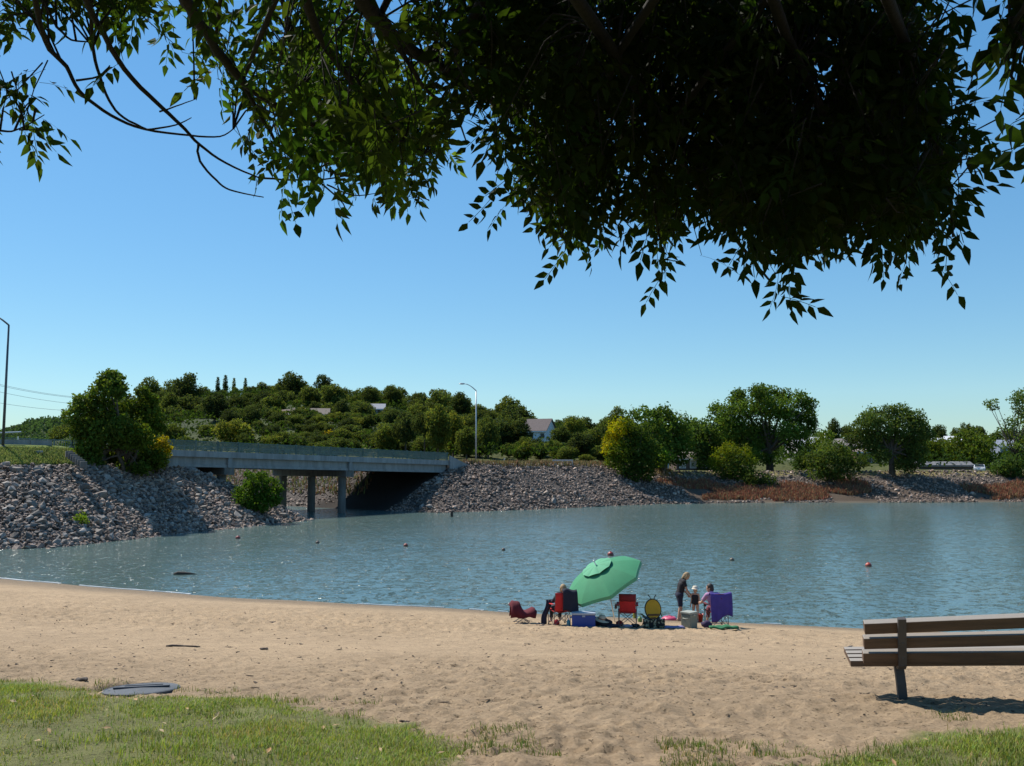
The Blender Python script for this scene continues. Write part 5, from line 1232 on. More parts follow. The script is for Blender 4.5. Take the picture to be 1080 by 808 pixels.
# ================================================================ people
skin = mat('skin', (.48, .27, .18), .6, .12, 5); hair_l = mat('hair_fair', (.36, .24, .12), .7, .3, 30, .4, 60, stretch=(1, 1, .3)); hair_d = mat('hair_brown', (.035, .022, .015), .6, .3, 30, .4, 60, stretch=(1, 1, .3))
eye_m = mat('eye', (.03, .02, .015), .2, .1); lip = mat('lips', (.32, .09, .08), .5, .1)
def V3(p): return Vector(p)
def person(label, loc, rz, s, J, look=(0, 1, -.2), hair=hair_l, hairstyle='short', clothes=(), child=False):
    """J: joints in metres before scaling, facing +Y. One fused skin, clothes and hair as children."""
    Pn = thing('person', label, 'person', loc, rz); Pn.scale = (s, s, s)
    J = {k: V3(v) for k, v in J.items()}; mb = MB(); look = V3(look).normalized(); side = look.cross(Vector((0, 0, 1))).normalized(); up = side.cross(look)
    H = J['head']
    # head: skull, jaw, nose, brow, ears
    hr = .118 if child else .108
    M = Matrix((side, look, up)).transposed()
    mb.sphere(H + up * .02, (hr * .80, hr * .98, hr * 1.08), 20, 14, M); mb.sphere(H + look * .03 - up * .055, (hr * .62, hr * .68, hr * .72), 16, 10, M)
    mb.cap(H + look * hr * .88 + up * .005, H + look * hr * 1.05 - up * .022, .010, .016, 8)
    for k in (-1, 1): mb.sphere(H + side * k * hr * .80 - up * .005, (.012, .026, .034), 8, 6, M); mb.sphere(H + look * hr * .80 + side * k * .038 + up * .028, (.03, .014, .010), 8, 6, M)
    mb.cap(J['neck'], H - up * .05 - look * .012, .058, .052)
    P, C, Nk = J['pelvis'], J['chest'], J['neck']; sh = J['shl'] - J['shr']; shd = sh.normalized(); hd_ = (J['hipl'] - J['hipr']).normalized()
    wst = P.lerp(C, .5)
    T = [(P - hd_ * .075, P + hd_ * .075, .112, .112), (wst - hd_ * .055, wst + hd_ * .055, .098, .098), (C - shd * .07, C + shd * .07, .108, .108), (P - hd_ * .05, wst - hd_ * .05, .11, .098), (P + hd_ * .05, wst + hd_ * .05, .11, .098), (wst - hd_ * .055, C - shd * .065, .098, .108), (wst + hd_ * .055, C + shd * .065, .098, .108),
         (J['shl'] - shd * .02, J['shr'] + shd * .02, .066, .066), (C, Nk, .10, .062)]
    AL = {}
    for q in 'lr':
        S, E, Wr = J['sh' + q], J['el' + q], J['wr' + q]; Hp, K, A = J['hip' + q], J['kn' + q], J['an' + q]
        AL['ua' + q] = (S, E, .052, .040); AL['fa' + q] = (E, Wr, .040, .027); AL['th' + q] = (Hp, K, .088, .056); AL['ca' + q] = (K, K.lerp(A, .35), .055, .056); AL['cb' + q] = (K.lerp(A, .35), A, .056, .036)
        td = J.get('to' + q, A + Vector((0, .17, -.04))); AL['ft' + q] = (A + Vector((0, 0, -.03)), td, .038, .028); AL['he' + q] = (A, A + (A - td) * .22 + Vector((0, 0, -.035)), .036, .034)
        # hand: palm, four fingers, thumb
        d = (Wr - E).normalized(); pn = Vector((0, 0, 1)).cross(d); pn = pn.normalized() if pn.length > .1 else Vector((1, 0, 0)); ac = d.cross(pn)
        pc = Wr + d * .05; AL['pa' + q] = (Wr + d * .015, Wr + d * .075, .028, .032)
        for i, L in enumerate((.062, .072, .068, .052)):
            b0 = Wr + d * .085 + ac * (i - 1.5) * .019; m1 = b0 + (d * .9 + pn * .3).normalized() * L * .55; e1 = m1 + (d * .6 + pn * .8).normalized() * L * .5
            AL['f%d' % i + q] = (b0, m1, .0105, .0095); AL['g%d' % i + q] = (m1, e1, .0095, .008)
        t0 = Wr + d * .035 - ac * .028; t1 = t0 + (d * .7 - ac * .7 + pn * .2) * .035; AL['t0' + q] = (t0, t1, .012, .011); AL['t1' + q] = (t1, t1 + (d * .9 + pn * .3) * .03, .011, .009)
    for c in T + list(AL.values()): mb.cap(*c, 14)
    body = mb.remeshed('body', skin, Pn, .0085, 3)
    for k in (-1, 1): MB().sphere(H + look * hr * .84 + side * k * .038 + up * .012, (.013, .010, .008), 8, 6, M).build('eye', eye_m, Pn, True)
    MB().sphere(H + look * hr * .90 - up * .062, (.026, .012, .008), 10, 6, M).build('mouth', lip, Pn, True)
    hb = MB(); o = H + up * .032 - look * .014
    hb.sphere(o, (hr * .90, hr * 1.04, hr * 1.10), 20, 14, M)
    hb.sphere(H - look * .05 - up * .03, (hr * .78, hr * .72, hr * .95), 16, 10, M)
    if hairstyle == 'bob':
        for k in (-1, 1): hb.cap(H + side * k * .075 + up * .02 - look * .02, H + side * k * .075 - up * .09 - look * .02, .04, .03)
        hb.cap(H - look * .07, H - look * .06 - up * .13, .07, .05)
    if hairstyle == 'bun': hb.sphere(H - look * .12 + up * .07, .05, 12, 8)
    hm = hb.remeshed('hair', hair, Pn, .010, 2)
    # keep the face free
    me = hm.data; bm = bmesh.new(); bm.from_mesh(me)
    kill = [v for v in bm.verts if (v.co - H).dot(look) > hr * .50 and (v.co - H).dot(up) < hr * .52 and abs((v.co - H).dot(side)) < hr * .72]
    bmesh.ops.delete(bm, geom=kill, context='VERTS'); bm.to_mesh(me); bm.free()
    for nm, m_, parts, grow, ends in clothes:
        cm = MB()
        for p_ in parts:
            if p_ == 'torso':
                for c in T: cm.cap(c[0], c[1], c[2] + grow, c[3] + grow, 14)
            elif p_ == 'hips':
                for c in (T[0], T[3], T[4]): cm.cap(c[0], c[0].lerp(c[1], .55) if c is not T[0] else c[1], c[2] + grow, c[3] + grow, 14)
            elif p_ == 'trunk':
                for c in T[:7]: cm.cap(c[0], c[1], c[2] + grow, c[3] + grow, 14)
            else:
                k, f = p_; a, b_, r1, r2 = AL[k]; e = a.lerp(b_, f); re = r1 + (r2 - r1) * f + grow
                cm.tube([a - (b_ - a).normalized() * .02, a, a.lerp(e, .5), e], [r1 + grow, r1 + grow, (r1 + re) / 2 + grow * .3, re + grow * .4], 16)
        cm.remeshed(nm, m_, Pn, .012, 2)
    return Pn
fab = lambda n, c: mat('wear_' + n, c, .9, .25, 7, .25, 40)
# the woman in black, bending over the toddler: she faces right (+X): rz = -90
standing = dict(pelvis=(0, -.02, .88), chest=(0, .07, 1.22), neck=(0, .15, 1.40), head=(0, .25, 1.51), shl=(-.17, .11, 1.34), shr=(.17, .11, 1.34), ell=(-.22, .16, 1.05), elr=(.22, .18, 1.05), wrl=(-.17, .34, .86), wrr=(.16, .38, .85),
                hipl=(-.085, -.02, .86), hipr=(.085, -.02, .86), knl=(-.09, .06, .47), knr=(.09, -.02, .47), anl=(-.09, .04, .08), anr=(.10, -.10, .08), tol=(-.09, .20, .03), tor=(.10, .06, .03))
gw = G(717.5, 655)
person('woman in black top and navy shorts bending forward over the toddler', gw, math.radians(-82), 1.0, standing, (0, .75, -.66), hair_l, 'bob',
       (('shirt', fab('black', (.014, .012, .016)), ('torso', ('ual', .55), ('uar', .55)), .014, 0), ('shorts', fab('navy', (.012, .016, .04)), ('hips', ('thl', .92), ('thr', .92)), .018, 0)))
tod = dict(pelvis=(0, 0, .90), chest=(0, .01, 1.17), neck=(0, .01, 1.34), head=(0, .03, 1.49), shl=(-.15, .01, 1.28), shr=(.15, .01, 1.28), ell=(-.20, .03, 1.02), elr=(.20, .0, 1.02), wrl=(-.19, .12, .82), wrr=(.22, .08, .80),
           hipl=(-.085, 0, .86), hipr=(.085, 0, .86), knl=(-.10, .02, .48), knr=(.11, .02, .47), anl=(-.10, 0, .08), anr=(.14, -.03, .08), tol=(-.11, .15, .03), tor=(.17, .12, .03))
gt = G(734, 656)
PT = person('toddler in black swimsuit and pale hat standing beside the woman in black', gt, math.radians(150), .72, tod, (0, .95, -.25), hair_l, 'short',
            (('swimsuit', fab('black', (.014, .012, .016)), ('trunk',), .016, 0),), child=True)
hat2 = MB(); hat2.lathe([(.185, -.015), (.15, .0), (.128, .01), (.125, .07), (.09, .115), (0, .13)], 20, (0, .02, 1.56), close=False); hat2.build('hat', mat('hat_white', (.62, .55, .44), .9, .15, 8), PT, True)
seat = dict(pelvis=(0, -.12, .52), chest=(0, -.19, .86), neck=(0, -.19, 1.06), head=(0, -.16, 1.20), shl=(-.18, -.18, .99), shr=(.18, -.18, .99), ell=(-.29, -.04, .75), elr=(.29, -.04, .75), wrl=(-.26, .20, .68), wrr=(.26, .20, .68),
            hipl=(-.09, -.10, .52), hipr=(.09, -.10, .52), knl=(-.13, .34, .52), knr=(.13, .34, .52), anl=(-.14, .44, .09), anr=(.14, .44, .09), tol=(-.14, .61, .04), tor=(.14, .61, .04))
s1 = dict(seat); s1.update(pelvis=(.02, -.12, .52), chest=(.08, -.18, .84), neck=(.10, -.17, 1.02), head=(.08, -.15, 1.13), shl=(-.09, -.17, .96), shr=(.27, -.17, .95), ell=(-.2, -.02, .74), elr=(.36, .0, .72), wrr=(.30, .20, .66))
person('fair haired person in dark navy top sitting in the left red chair facing the lake', g2 + Vector((0, 0, .0)), .25, .98, s1, (.1, 1, -.12), hair_l, 'bob',
       (('shirt', fab('navy2', (.012, .015, .032)), ('torso', ('ual', .95), ('uar', .95), ('fal', .6), ('far', .6)), .02, 0), ('trousers', fab('dark', (.02, .02, .03)), ('hips', ('thl', 1.0), ('thr', 1.0), ('cal', 1), ('car', 1), ('cbl', .7), ('cbr', .7)), .016, 0)))
# dark jacket over the right half of that chair's back
jk = MB().sheet([[(-.02 + .40 * u + .06 * v * u, -.395 - .02 * math.sin(u * 9 + v * 3) + (.06 if v < .08 else 0), 1.0 - .56 * v - .12 * u * v + .03 * math.sin(u * 6)) for u in np.linspace(0, 1, 12)] for v in np.linspace(0, 1, 10)], .02).build('jacket', fab('navy2', (.012, .015, .032)), None, True)
jk.location = g2; jk.rotation_euler = (0, 0, .25); jk.scale = (1.12, 1.12, 1.12); tag(jk, 'dark navy jacket hanging over the back of the left red chair', 'jacket')
s2 = dict(seat); s2.update(pelvis=(-.04, -.10, .54), chest=(-.14, -.10, .86), neck=(-.19, -.08, 1.05), head=(-.22, -.04, 1.19), shl=(-.33, -.04, .97), shr=(.0, -.16, 1.0), ell=(-.44, .10, .74), wrl=(-.40, .32, .70))
person('brown haired person in lilac top leaning out of the purple towelled chair', g3, .15, 1.02, s2, (-.85, .5, -.1), hair_d, 'short',
       (('shirt', fab('lilac', (.46, .25, .42)), ('torso', ('ual', .7), ('uar', .7)), .018, 0), ('trousers', fab('maroon', (.16, .03, .05)), ('hips', ('thl', 1.0), ('thr', 1.0), ('cal', 1), ('car', 1), ('cbl', .5), ('cbr', .5)), .016, 0)))
# ================================================================ lawn
def blades(name, n, box, dens, h, wd, seed, cols):
    g = np.random.default_rng(seed); PX = []; tot = 0
    while tot < n:
        x = g.uniform(box[0], box[1], 60000); y = box[2] + (box[3] - box[2]) * g.random(60000)
        k = dens(x, y) > g.random(60000); PX.append(np.stack([x[k], y[k]], -1)); tot += int(k.sum())
    P_ = np.concatenate(PX)[:n]
    j = np.clip(np.searchsorted(vs_, P_[:, 1]), 1, ny - 1); i = np.clip(np.searchsorted(uu, P_[:, 0] / (8 + .78 * np.maximum(P_[:, 1], 0))), 1, nx - 1)
    base = np.stack([P_[:, 0], P_[:, 1], Z[j, i] - .01], -1)
    cl = fbm(P_[:, 0] * 2.2, P_[:, 1] * 2.2, 3, seed)
    hh = h * g.uniform(.45, 1.25, n) * (.35 + 1.3 * cl); an = g.uniform(0, 2 * PI, n); bend = g.uniform(.15, .9, n) * hh
    dx = np.stack([np.cos(an), np.sin(an), 0 * an], -1) * (wd * g.uniform(.7, 1.3, n))[:, None]; bn = np.stack([-np.sin(an), np.cos(an), 0 * an], -1)
    up = np.array((0, 0, 1.)); M_ = base + up * (hh * .6)[:, None] + bn * (bend * .35)[:, None]; T_ = base + up * (hh * .95)[:, None] + bn * bend[:, None]
    V = np.stack([base - dx * .5, base + dx * .5, M_ + dx * .4, T_ + dx * .06, T_ - dx * .06, M_ - dx * .4], 1).reshape(-1, 3)
    q = np.arange(n)[:, None] * 6; Fq = np.concatenate([q + np.array([[0, 1, 2, 5]]), q + np.array([[5, 2, 3, 4]])])
    tone = fbm(P_[:, 0] * .9, P_[:, 1] * .9, 3, seed + 3); dryk = (g.random(n) < .06 + .32 * sstep(.52, .75, tone))
    c = np.where(dryk[:, None], np.array(cols[1]), np.array(cols[0])) * g.uniform(.65, 1.35, n)[:, None]; c[:, 0] *= g.uniform(.8, 1.35, n)
    tag(link(name, big_mesh(name, V, Fq, grass_m, False, np.repeat(c, 6, 0))), kind='stuff')
grass_m = leafmat('grass_blade', (1, 1, 1), .35, .6, .2, (1.1, 1.1, .6))
def d_lawn(x, y):
    d_ = grass_mask(x, y); thin = fbm(x * 1.1 + 4, y * 1.6, 3, 91)
    return sstep(-.10, .25, d_) * (.14 + .86 * sstep(.39, .55, thin))
blades('lawn_grass', 150000, (-8.5, 8.5, 4.2, 12.0), d_lawn, .058, .0058, 92, ((.235, .305, .055), (.36, .32, .13)))
def d_tuft(x, y):
    t_ = fbm(x * 2.3, y * 2.3, 3, 95); px = 540 + 950 * x / y; near_edge = (y < 7.25 + .6 * fbm(x * .8, x * 0, 2, 96)) & (px > 480) & (px < 1120)
    one = np.exp(-(((px - 992) / 18) ** 2 + ((y - TUFT.y) / .13) ** 2)) * .8
    e2 = (grass_mask(x, y) > -.55) & (y < 11.5)
    return np.maximum(np.where(near_edge, sstep(.50, .62, t_), 0), np.maximum(one, np.where(e2, .5 * sstep(.56, .68, t_), 0)))
TUFT = gp(992, 753)
blades('sparse_grass', 17000, (-8, 8, 5.2, 11.5), d_tuft, .062, .006, 97, ((.12, .165, .032), (.26, .21, .09)))
# fallen leaves in the lawn
fl = MB(); r_ = random.Random(6)
for i in range(150):
    x, y = r_.uniform(-6, 6), r_.uniform(6.2, 10.2)
    if float(grass_mask(np.array([x]), np.array([y]))[0]) < -.35: continue
    a = r_.uniform(0, 6.28); L = r_.uniform(.025, .045); z = bzf(x, y) + r_.uniform(.02, .05); u = Vector((math.cos(a), math.sin(a), r_.uniform(-.4, .4))); v_ = Vector((-math.sin(a), math.cos(a), r_.uniform(-.3, .3))) * .4; c = Vector((x, y, z))
    fl.add([c - u * L, c + v_ * L, c + u * L, c - v_ * L + Vector((0, 0, .008))], [(0, 1, 2, 3)])
tag(fl.build('fallen_leaves', mat('fallen_leaf', (.34, .17, .05), .8, .6, 3, col2=(.30, .26, .16)), None, recalc=False), kind='stuff')

# bits of twig, bark and grit strewn over the sand
sd = MB(); r_ = random.Random(16)
for i in range(1100):
    y = 8.5 + 22 * r_.random() ** 1.3; x = r_.uniform(-.6, .62) * y; z = bzf(x, y)
    if z < .3 or (y < 12 and float(grass_mask(np.array([x]), np.array([y]))[0]) > -.1): continue
    V, Fc = ROCKS[r_.randrange(14)]; s_ = r_.uniform(.007, .022) * (.6 + y / 22); lx = r_.choice((1, 1, 1.6, 3.2)); a = r_.uniform(0, PI)
    sd.add([(x + s_ * (v[0] * lx * math.cos(a) - v[1] * .8 * math.sin(a)), y + s_ * (v[0] * lx * math.sin(a) + v[1] * .8 * math.cos(a)), z + .004 + s_ * (.3 + v[2] * .6)) for v in V], [tuple(f) for f in Fc])
tag(sd.build('sand_litter', mat('litter', (.10, .07, .048), .9, .6, 2.0), None, recalc=False), kind='stuff')

# ================================================================ the ash tree overhead
gA = np.random.default_rng(21)
leaf_ash = leafmat('leaf_ash', (.027, .047, .012), .5, .6, .06, (1.35, 1.55, .42))
bark_ash = mat('bark_ash', (.017, .014, .012), .95, .4, 3, .7, 16, stretch=(1, 1, .25))
TB_ = Vector((2.6, -3.2, bz(2.6, -3.2)))
ASH = thing('ash_tree', 'leafy ash tree whose dark drooping boughs hang across the top of the view', 'tree', TB_)
# one compound leaf: a stalk and seven leaflets, each folded along its midrib and drooping
def compound(seed, nl=7):
    r = random.Random(seed); V, Fq = [], []; L = .22
    def add(vs, fs): o = len(V); V.extend(vs); Fq.extend([tuple(i + o for i in f) for f in fs])
    def stalk(t): return Vector((L * t * .95, 0, -.055 * t * t))
    ws = .0016
    for k in range(4):
        a, b_ = stalk(k / 4), stalk((k + 1) / 4); add([a + Vector((0, -ws, 0)), a + Vector((0, ws, 0)), b_ + Vector((0, ws, 0)), b_ + Vector((0, -ws, 0))], [(0, 1, 2, 3)])
    pos = [(1.0, 0)] + [(t, s) for t in ((.82, .55, .30) if nl == 7 else (.72, .38)) for s in (-1, 1)]
    for t, s in pos:
        o = stalk(t); ll = r.uniform(.070, .092) * (1.08 if s == 0 else 1); wd = ll * r.uniform(.19, .25)
        ang = s * r.uniform(.75, 1.05) if s else r.uniform(-.15, .15); dr = r.uniform(.15, .65)
        ax = Vector((math.cos(ang) * math.cos(dr), math.sin(ang) * math.cos(dr), -math.sin(dr))); sd = Vector((-math.sin(ang), math.cos(ang), r.uniform(-.35, .35))).normalized(); nrm = ax.cross(sd).normalized()
        pts = []
        for q, w_ in ((.0, .0), (.10, .05), (.36, 1.0), (.66, .72), (1.0, .0)):
            c = o + ax * ll * q - Vector((0, 0, 1)) * (.02 * q * q)
            pts.append((c, w_))
        vs = []
        for c, w_ in pts: vs += [c - sd * wd * w_ + nrm * wd * .3 * w_, c, c + sd * wd * w_ + nrm * wd * .3 * w_]
        fs = []
        for k in range(4):
            a = k * 3; fs += [(a, a + 1, a + 4, a + 3), (a + 1, a + 2, a + 5, a + 4)]
        add(vs, fs)
    return np.array([v[:] for v in V]), np.array(Fq)
CP = [compound(500 + i, 7 if i % 3 else 5) for i in range(8)]
LV, LF, LC_ = [], [], []; loff = 0
def put_leaf(p, d, roll, s, tint):
    global loff
    V, Fq = CP[int(gA.integers(0, 8))]
    d = Vector(d).normalized(); up = Vector((0, 0, 1)); sd = up.cross(d); sd = sd.normalized() if sd.length > .05 else Vector((1, 0, 0)); n = d.cross(sd)
    M = np.array([d, sd, n]) ; c, s_ = math.cos(roll), math.sin(roll); R = np.array([[1, 0, 0], [0, c, s_], [0, -s_, c]])
    Q_ = (V * s) @ (R @ M) + np.array(p); LV.append(Q_); LF.append(Fq + loff); loff += len(V); LC_.append(np.tile(np.array(tint), (len(V), 1)))
TW = MB()                                                       # twigs
def spray(p, outward, n, s=1.0, light=1.0):
    """a twig tip with a whorl of leaves"""
    p = Vector(p); o = Vector(outward).normalized(); TW.tube([p - o * .36 * s - TB_, p - o * .18 * s + Vector(gA.normal(0, .012, 3)) - TB_, p - TB_], [.0035, .0026, .0014], 5)
    for k in range(n):
        t = k / max(1, n - 1); b_ = p - o * .30 * (1 - t) * s + Vector(gA.normal(0, .012, 3))
        a = gA.normal(0, 1, 3); d = o * .45 + Vector(a) * .75 + Vector((0, 0, -.18))
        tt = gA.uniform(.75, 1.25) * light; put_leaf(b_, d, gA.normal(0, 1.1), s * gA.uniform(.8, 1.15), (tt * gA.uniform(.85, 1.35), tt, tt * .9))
    return p
def inpoly(x, y, poly):
    ins = False; n = len(poly)
    for i in range(n):
        (x1, y1), (x2, y2) = poly[i], poly[(i + 1) % n]
        if (y1 > y) != (y2 > y) and x < (x2 - x1) * (y - y1) / (y2 - y1) + x1: ins = not ins
    return ins
# boughs: (photo x, photo y, metres out) knots, radii in metres
def bough(name_r, knots, r0, r1):
    pts = [W(*k) for k in knots]
    # smooth
    out = []
    for i in range(len(pts) - 1):
        p0, p1, p2, p3 = pts[max(i - 1, 0)], pts[i], pts[i + 1], pts[min(i + 2, len(pts) - 1)]
        for t in (0, .25, .5, .75):
            out.append(.5 * ((2 * p1) + (-p0 + p2) * t + (2 * p0 - 5 * p1 + 4 * p2 - p3) * t * t + (-p0 + 3 * p1 - 3 * p2 + p3) * t ** 3))
    out.append(pts[-1]); n = len(out)
    rs = [r0 + (r1 - r0) * i / (n - 1) for i in range(n)]
    out = [p + Vector(gA.normal(0, .15 * r, 3)) for p, r in zip(out, rs)]
    return out, rs
BOUGHS = [
    ([(60, -60, 3.1), (85, -10, 3.4), (104, 27, 3.7), (131, 73, 4.0), (165, 108, 4.2), (190, 131, 4.3), (211, 153, 4.4), (238, 172, 4.5), (272, 187, 4.6)], .016, .004),
    ([(209, 152, 4.4), (211, 170, 4.4), (228, 190, 4.42), (242, 200, 4.45), (262, 205, 4.5), (278, 208, 4.5)], .007, .0025),
    ([(30, -40, 3.3), (47, 42, 3.8), (70, 70, 4.0), (84, 96, 4.1), (118, 122, 4.25), (152, 136, 4.4), (200, 143, 4.5), (232, 144, 4.6), (246, 136, 4.6)], .012, .003),
    ([(96, -20, 3.7), (97, 40, 4.0), (103, 72, 4.1), (115, 106, 4.2), (130, 124, 4.25), (154, 136, 4.3)], .009, .005),
    ([(80, 85, 4.05), (103, 81, 4.05), (116, 69, 4.05)], .006, .003), ([(168, 118, 4.3), (186, 112, 4.3), (205, 105, 4.3)], .005, .002), ([(155, 137, 4.35), (185, 132, 4.35), (202, 124, 4.35)], .006, .002),
    ([(170, -60, 3.0), (190, -10, 3.3), (212, 25, 3.6), (236, 62, 3.9), (262, 92, 4.1), (292, 111, 4.3), (335, 134, 4.6), (380, 148, 4.8), (428, 149, 5.0)], .028, .008),
    ([(255, 85, 4.1), (285, 140, 4.3), (300, 160, 4.4), (335, 190, 4.6), (362, 215, 4.7), (363, 228, 4.7)], .010, .002),
    ([(272, 187, 4.6), (310, 190, 4.7), (352, 188, 4.8), (386, 178, 4.9)], .006, .003), ([(345, 195, 4.8), (372, 206, 4.8), (396, 204, 4.8)], .005, .002),
    ([(340, -80, 2.7), (372, -20, 3.1), (400, 22, 3.5), (430, 50, 3.9), (468, 74, 4.3), (520, 108, 4.9), (575, 150, 5.5), (640, 190, 6.1)], .042, .012),
    ([(300, -60, 3.0), (322, -5, 3.4), (336, 36, 3.7), (352, 62, 4.0), (384, 100, 4.4), (425, 142, 4.9), (445, 165, 5.1)], .026, .006),
    ([(285, -40, 3.6), (300, 10, 4.0), (306, 48, 4.3), (318, 90, 4.6)], .014, .005), ([(240, -40, 3.4), (232, 5, 3.7), (225, 60, 4.0)], .014, .004),
    ([(400, 20, 3.5), (428, 62, 3.9), (450, 96, 4.2), (478, 116, 4.5), (492, 150, 4.8)], .014, .004), ([(468, 74, 4.3), (520, 80, 4.8), (580, 110, 5.3), (640, 120, 5.8), (720, 170, 6.3)], .020, .005),
    ([(560, -120, 2.4), (600, -20, 3.0), (650, 60, 3.6), (700, 140, 4.2), (745, 210, 4.7), (790, 270, 5.0), (815, 300, 5.1)], .032, .005),
    ([(760, -160, 2.4), (800, -40, 3.0), (840, 60, 3.6), (880, 140, 4.1), (920, 210, 4.5), (950, 265, 4.7)], .030, .005),
    ([(900, -120, 2.6), (930, -20, 3.1), (960, 60, 3.6), (985, 140, 4.0), (1000, 200, 4.2), (1005, 250, 4.3)], .030, .005),
    ([(650, 60, 3.6), (620, 140, 4.1), (600, 200, 4.5), (592, 250, 4.7)], .018, .004), ([(700, 140, 4.2), (690, 210, 4.5), (700, 270, 4.7)], .014, .003),
    ([(1120, -60, 2.0), (1085, 0, 2.3), (1062, 40, 2.5), (1062, 70, 2.6), (1085, 110, 2.65)], .010, .003), ([(-60, 128, 4.0), (0, 138, 4.0), (20, 136, 4.0), (47, 121, 4.0)], .007, .002), ([(20, 137, 4.0), (48, 137, 4.05)], .004, .002),
    ([(60, 28, 3.8), (75, 42, 3.9), (95, 44, 4.0)], .006, .003),
]
allp = []; bl = []
for kn, r0, r1 in BOUGHS:
    pts, rs = bough('', kn, r0, r1); bl.append((pts, rs)); allp += [(p, r) for p, r in zip(pts, rs)]
AP = np.array([p[:] for p, r in allp])
wood_parts = MB()
for pts, rs in bl: wood_parts.tube([p - TB_ for p in pts], rs, 8)
# main limbs from the trunk fork to the head of every heavy bough
crotch = TB_ + Vector((-.1, .25, 2.6)); lim = MB()
heads = [(pts[0], rs[0]) for pts, rs in bl if rs[0] >= .009 and W(540, 0, 3).z < pts[0].z + 1.2]
for hp, hr_ in heads:
    m1 = crotch.lerp(hp, .35) + Vector((0, 0, .8)); m2 = crotch.lerp(hp, .72) + Vector((0, 0, .55))
    if hr_ < .02 and hp.x < -1: pass
    ctrl = [crotch, m1, m2, hp]; q = []
    for t in np.linspace(0, 1, 14):
        a = (1 - t) ** 3; b_ = 3 * t * (1 - t) ** 2; c = 3 * t * t * (1 - t); d_ = t ** 3; q.append(crotch * a + m1 * b_ + m2 * c + hp * d_ - TB_)
    R0 = min(.10, hr_ * 2 + .02); lim.tube(q, [R0 + (hr_ - R0) * t for t in np.linspace(0, 1, 14)], 9)
tr_ = MB(); tr_.tube([(0, 0, -.4), (0, 0, .05), (.0, .02, .5), (-.03, .1, 1.5), (-.08, .2, 2.3), (-.1, .25, 2.75), (.0, .3, 3.6), (.3, .1, 5.2)], [.42, .33, .27, .25, .24, .22, .15, .06], 16)
tr_.build('trunk', bark_ash, ASH, True)
lim.build('limbs', bark_ash, ASH, True)
# ---- leaf masses
Zd = [(490, -40), (500, 60), (505, 130), (520, 185), (556, 215), (590, 262), (612, 262), (640, 225), (672, 228), (690, 270), (712, 272), (735, 240), (775, 258), (800, 280), (818, 300), (836, 292), (860, 262), (900, 250), (935, 268), (970, 266), (985, 245), (982, 205), (974, 160), (978, 110), (962, 60), (955, -40)]
Zm = [(150, -40), (152, 30), (190, 70), (215, 108), (255, 125), (262, 170), (285, 205), (330, 205), (395, 215), (430, 222), (470, 190), (474, -40)]
Zg = [(300, 70), (340, 60), (440, 120), (475, 175), (440, 215), (390, 210), (330, 160)]
Zl = [(-60, -40), (-60, 70), (0, 72), (45, 50), (70, 38), (105, 45), (112, 20), (150, 45), (155, -40)]
Zs = [(-40, 112), (-40, 160), (12, 160), (35, 145), (38, 118), (22, 108)]
Ze = [(1095, -40), (1092, 30), (1085, 62), (1088, 110), (1095, 140), (1160, 150), (1160, -40)]
def fill(poly, n, dep, nleaf, s=1.0, light=1.0, link_tw=True, top=-40, out=(0, .55, -.75), clump=.40):
    xs0 = [p[0] for p in poly]; ys0 = [p[1] for p in poly]; k = 0; tries = 0
    while k < n and tries < n * 60:
        tries += 1
        px, py = gA.uniform(min(xs0), max(xs0)), gA.uniform(max(min(ys0), top), max(ys0))
        if not inpoly(px, py, poly): continue
        if clump and vnoise(np.array([px / 38. + dep[0] * 7]), np.array([py / 38.]), 44)[0] < clump * gA.uniform(.6, 1.3): continue
        # sit back from the lower rim: the leaves themselves hang down to it
        if not inpoly(px, py + 12, poly) and gA.random() < .6: continue
        Y = gA.uniform(*dep); p = W(px, py - 10, Y)
        oo = Vector(out) + Vector(gA.normal(0, .45, 3)); spray(p, oo, nleaf + int(gA.integers(-1, 2)), s, light); k += 1
        if link_tw:
            dd = ((AP - np.array(p)) ** 2).sum(1); j = int(dd.argmin())
            if dd[j] < .36:
                a = Vector(AP[j]); m = a.lerp(p, .55) + Vector((*gA.normal(0, .055, 2), .05 + .12 * gA.random())); TW.tube([a - TB_, a.lerp(m, .5) + Vector((0, 0, .03)) - TB_, m - TB_, p - TB_], [.0055, .0045, .0035, .0018], 5)
fill(Zd, 390, (3.5, 4.8), 6, .92, .62); fill(Zd, 310, (4.8, 6.4), 6, 1.0, .75)  # lowered leaf tint puts the shade of the dense mass into colour
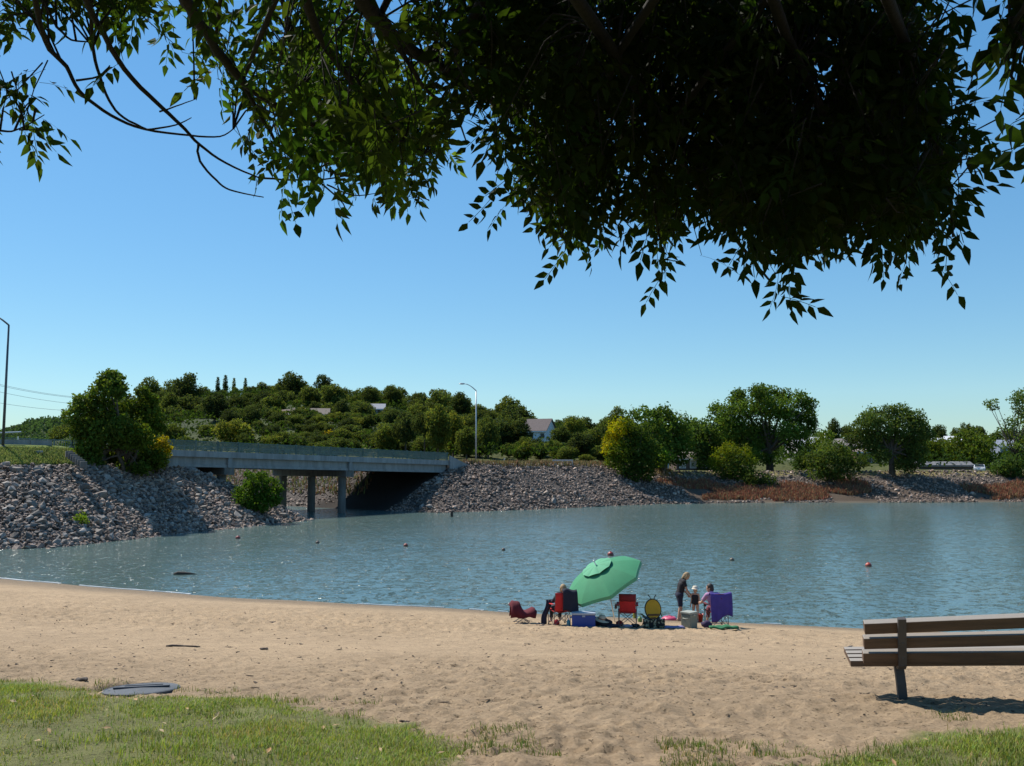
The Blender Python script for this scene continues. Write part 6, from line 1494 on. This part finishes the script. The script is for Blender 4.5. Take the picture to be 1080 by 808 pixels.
fill(Zm, 76, (3.9, 5.0), 5, .92, 1.5); fill(Zm, 14, (3.2, 3.9), 5, .9); fill(Zg, 70, (5.0, 5.9), 6, 1.0, 2.4)  # raised leaf tint paints in leaves with sun shining through
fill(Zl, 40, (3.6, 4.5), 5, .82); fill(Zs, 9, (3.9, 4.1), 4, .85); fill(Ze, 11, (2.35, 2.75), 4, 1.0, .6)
# hand placed drooping tips along the rim
for px, py, Y in ((592, 268, 4.6), (600, 282, 4.6), (650, 262, 4.6), (688, 292, 4.7), (702, 300, 4.6), (740, 285, 4.6), (822, 322, 4.3), (818, 305, 4.3), (830, 300, 4.4), (868, 292, 4.4), (948, 296, 4.2), (942, 285, 4.2), (985, 288, 4.2), (1010, 245, 4.1), (1008, 200, 4.1), (1012, 150, 4.0), (520, 225, 4.7), (535, 228, 4.7),
                  (300, 212, 4.6), (305, 200, 4.6), (340, 215, 4.7), (400, 222, 4.8), (430, 226, 4.8), (262, 122, 4.3), (262, 180, 4.5), (280, 160, 4.4), (130, 80, 4.1), (1062, 78, 2.55), (1080, 128, 2.6), (640, 225, 4.6), (670, 245, 4.6)):
    p = W(px, py - 16, Y); spray(p, (gA.normal(0, .3), .3, -1), 3, .95, .8)
# the crown above and behind the viewer, out of frame: it keeps the boughs in shade
g_ = gA
for k in range(1500):
    a = g_.uniform(0, 2 * PI); rr = 5.6 * math.sqrt(g_.random()); x, y = 1.6 + rr * math.cos(a), .2 + rr * 1.0 * math.sin(a)
    base_z = 8.2 + 2.6 * (1 - (rr / 5.6) ** 2); z = base_z + g_.uniform(-1.0, 1.5)
    # stay above the top edge of the view
    top_v = 5.5 + max(y, 0) * (404 / 950 + math.tan(PITCH)) * 1.12 + .35
    if y > 0 and z < top_v: z = top_v + g_.uniform(0, 1.6)
    spray((x, y, z), (math.cos(a), math.sin(a), -.4), 6, 1.5, .7)
LVa = np.concatenate(LV); 
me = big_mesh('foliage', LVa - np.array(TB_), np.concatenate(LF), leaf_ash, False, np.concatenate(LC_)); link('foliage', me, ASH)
wood_parts.build('boughs', bark_ash, ASH, True)
TW.build('twigs', bark_ash, ASH, True)
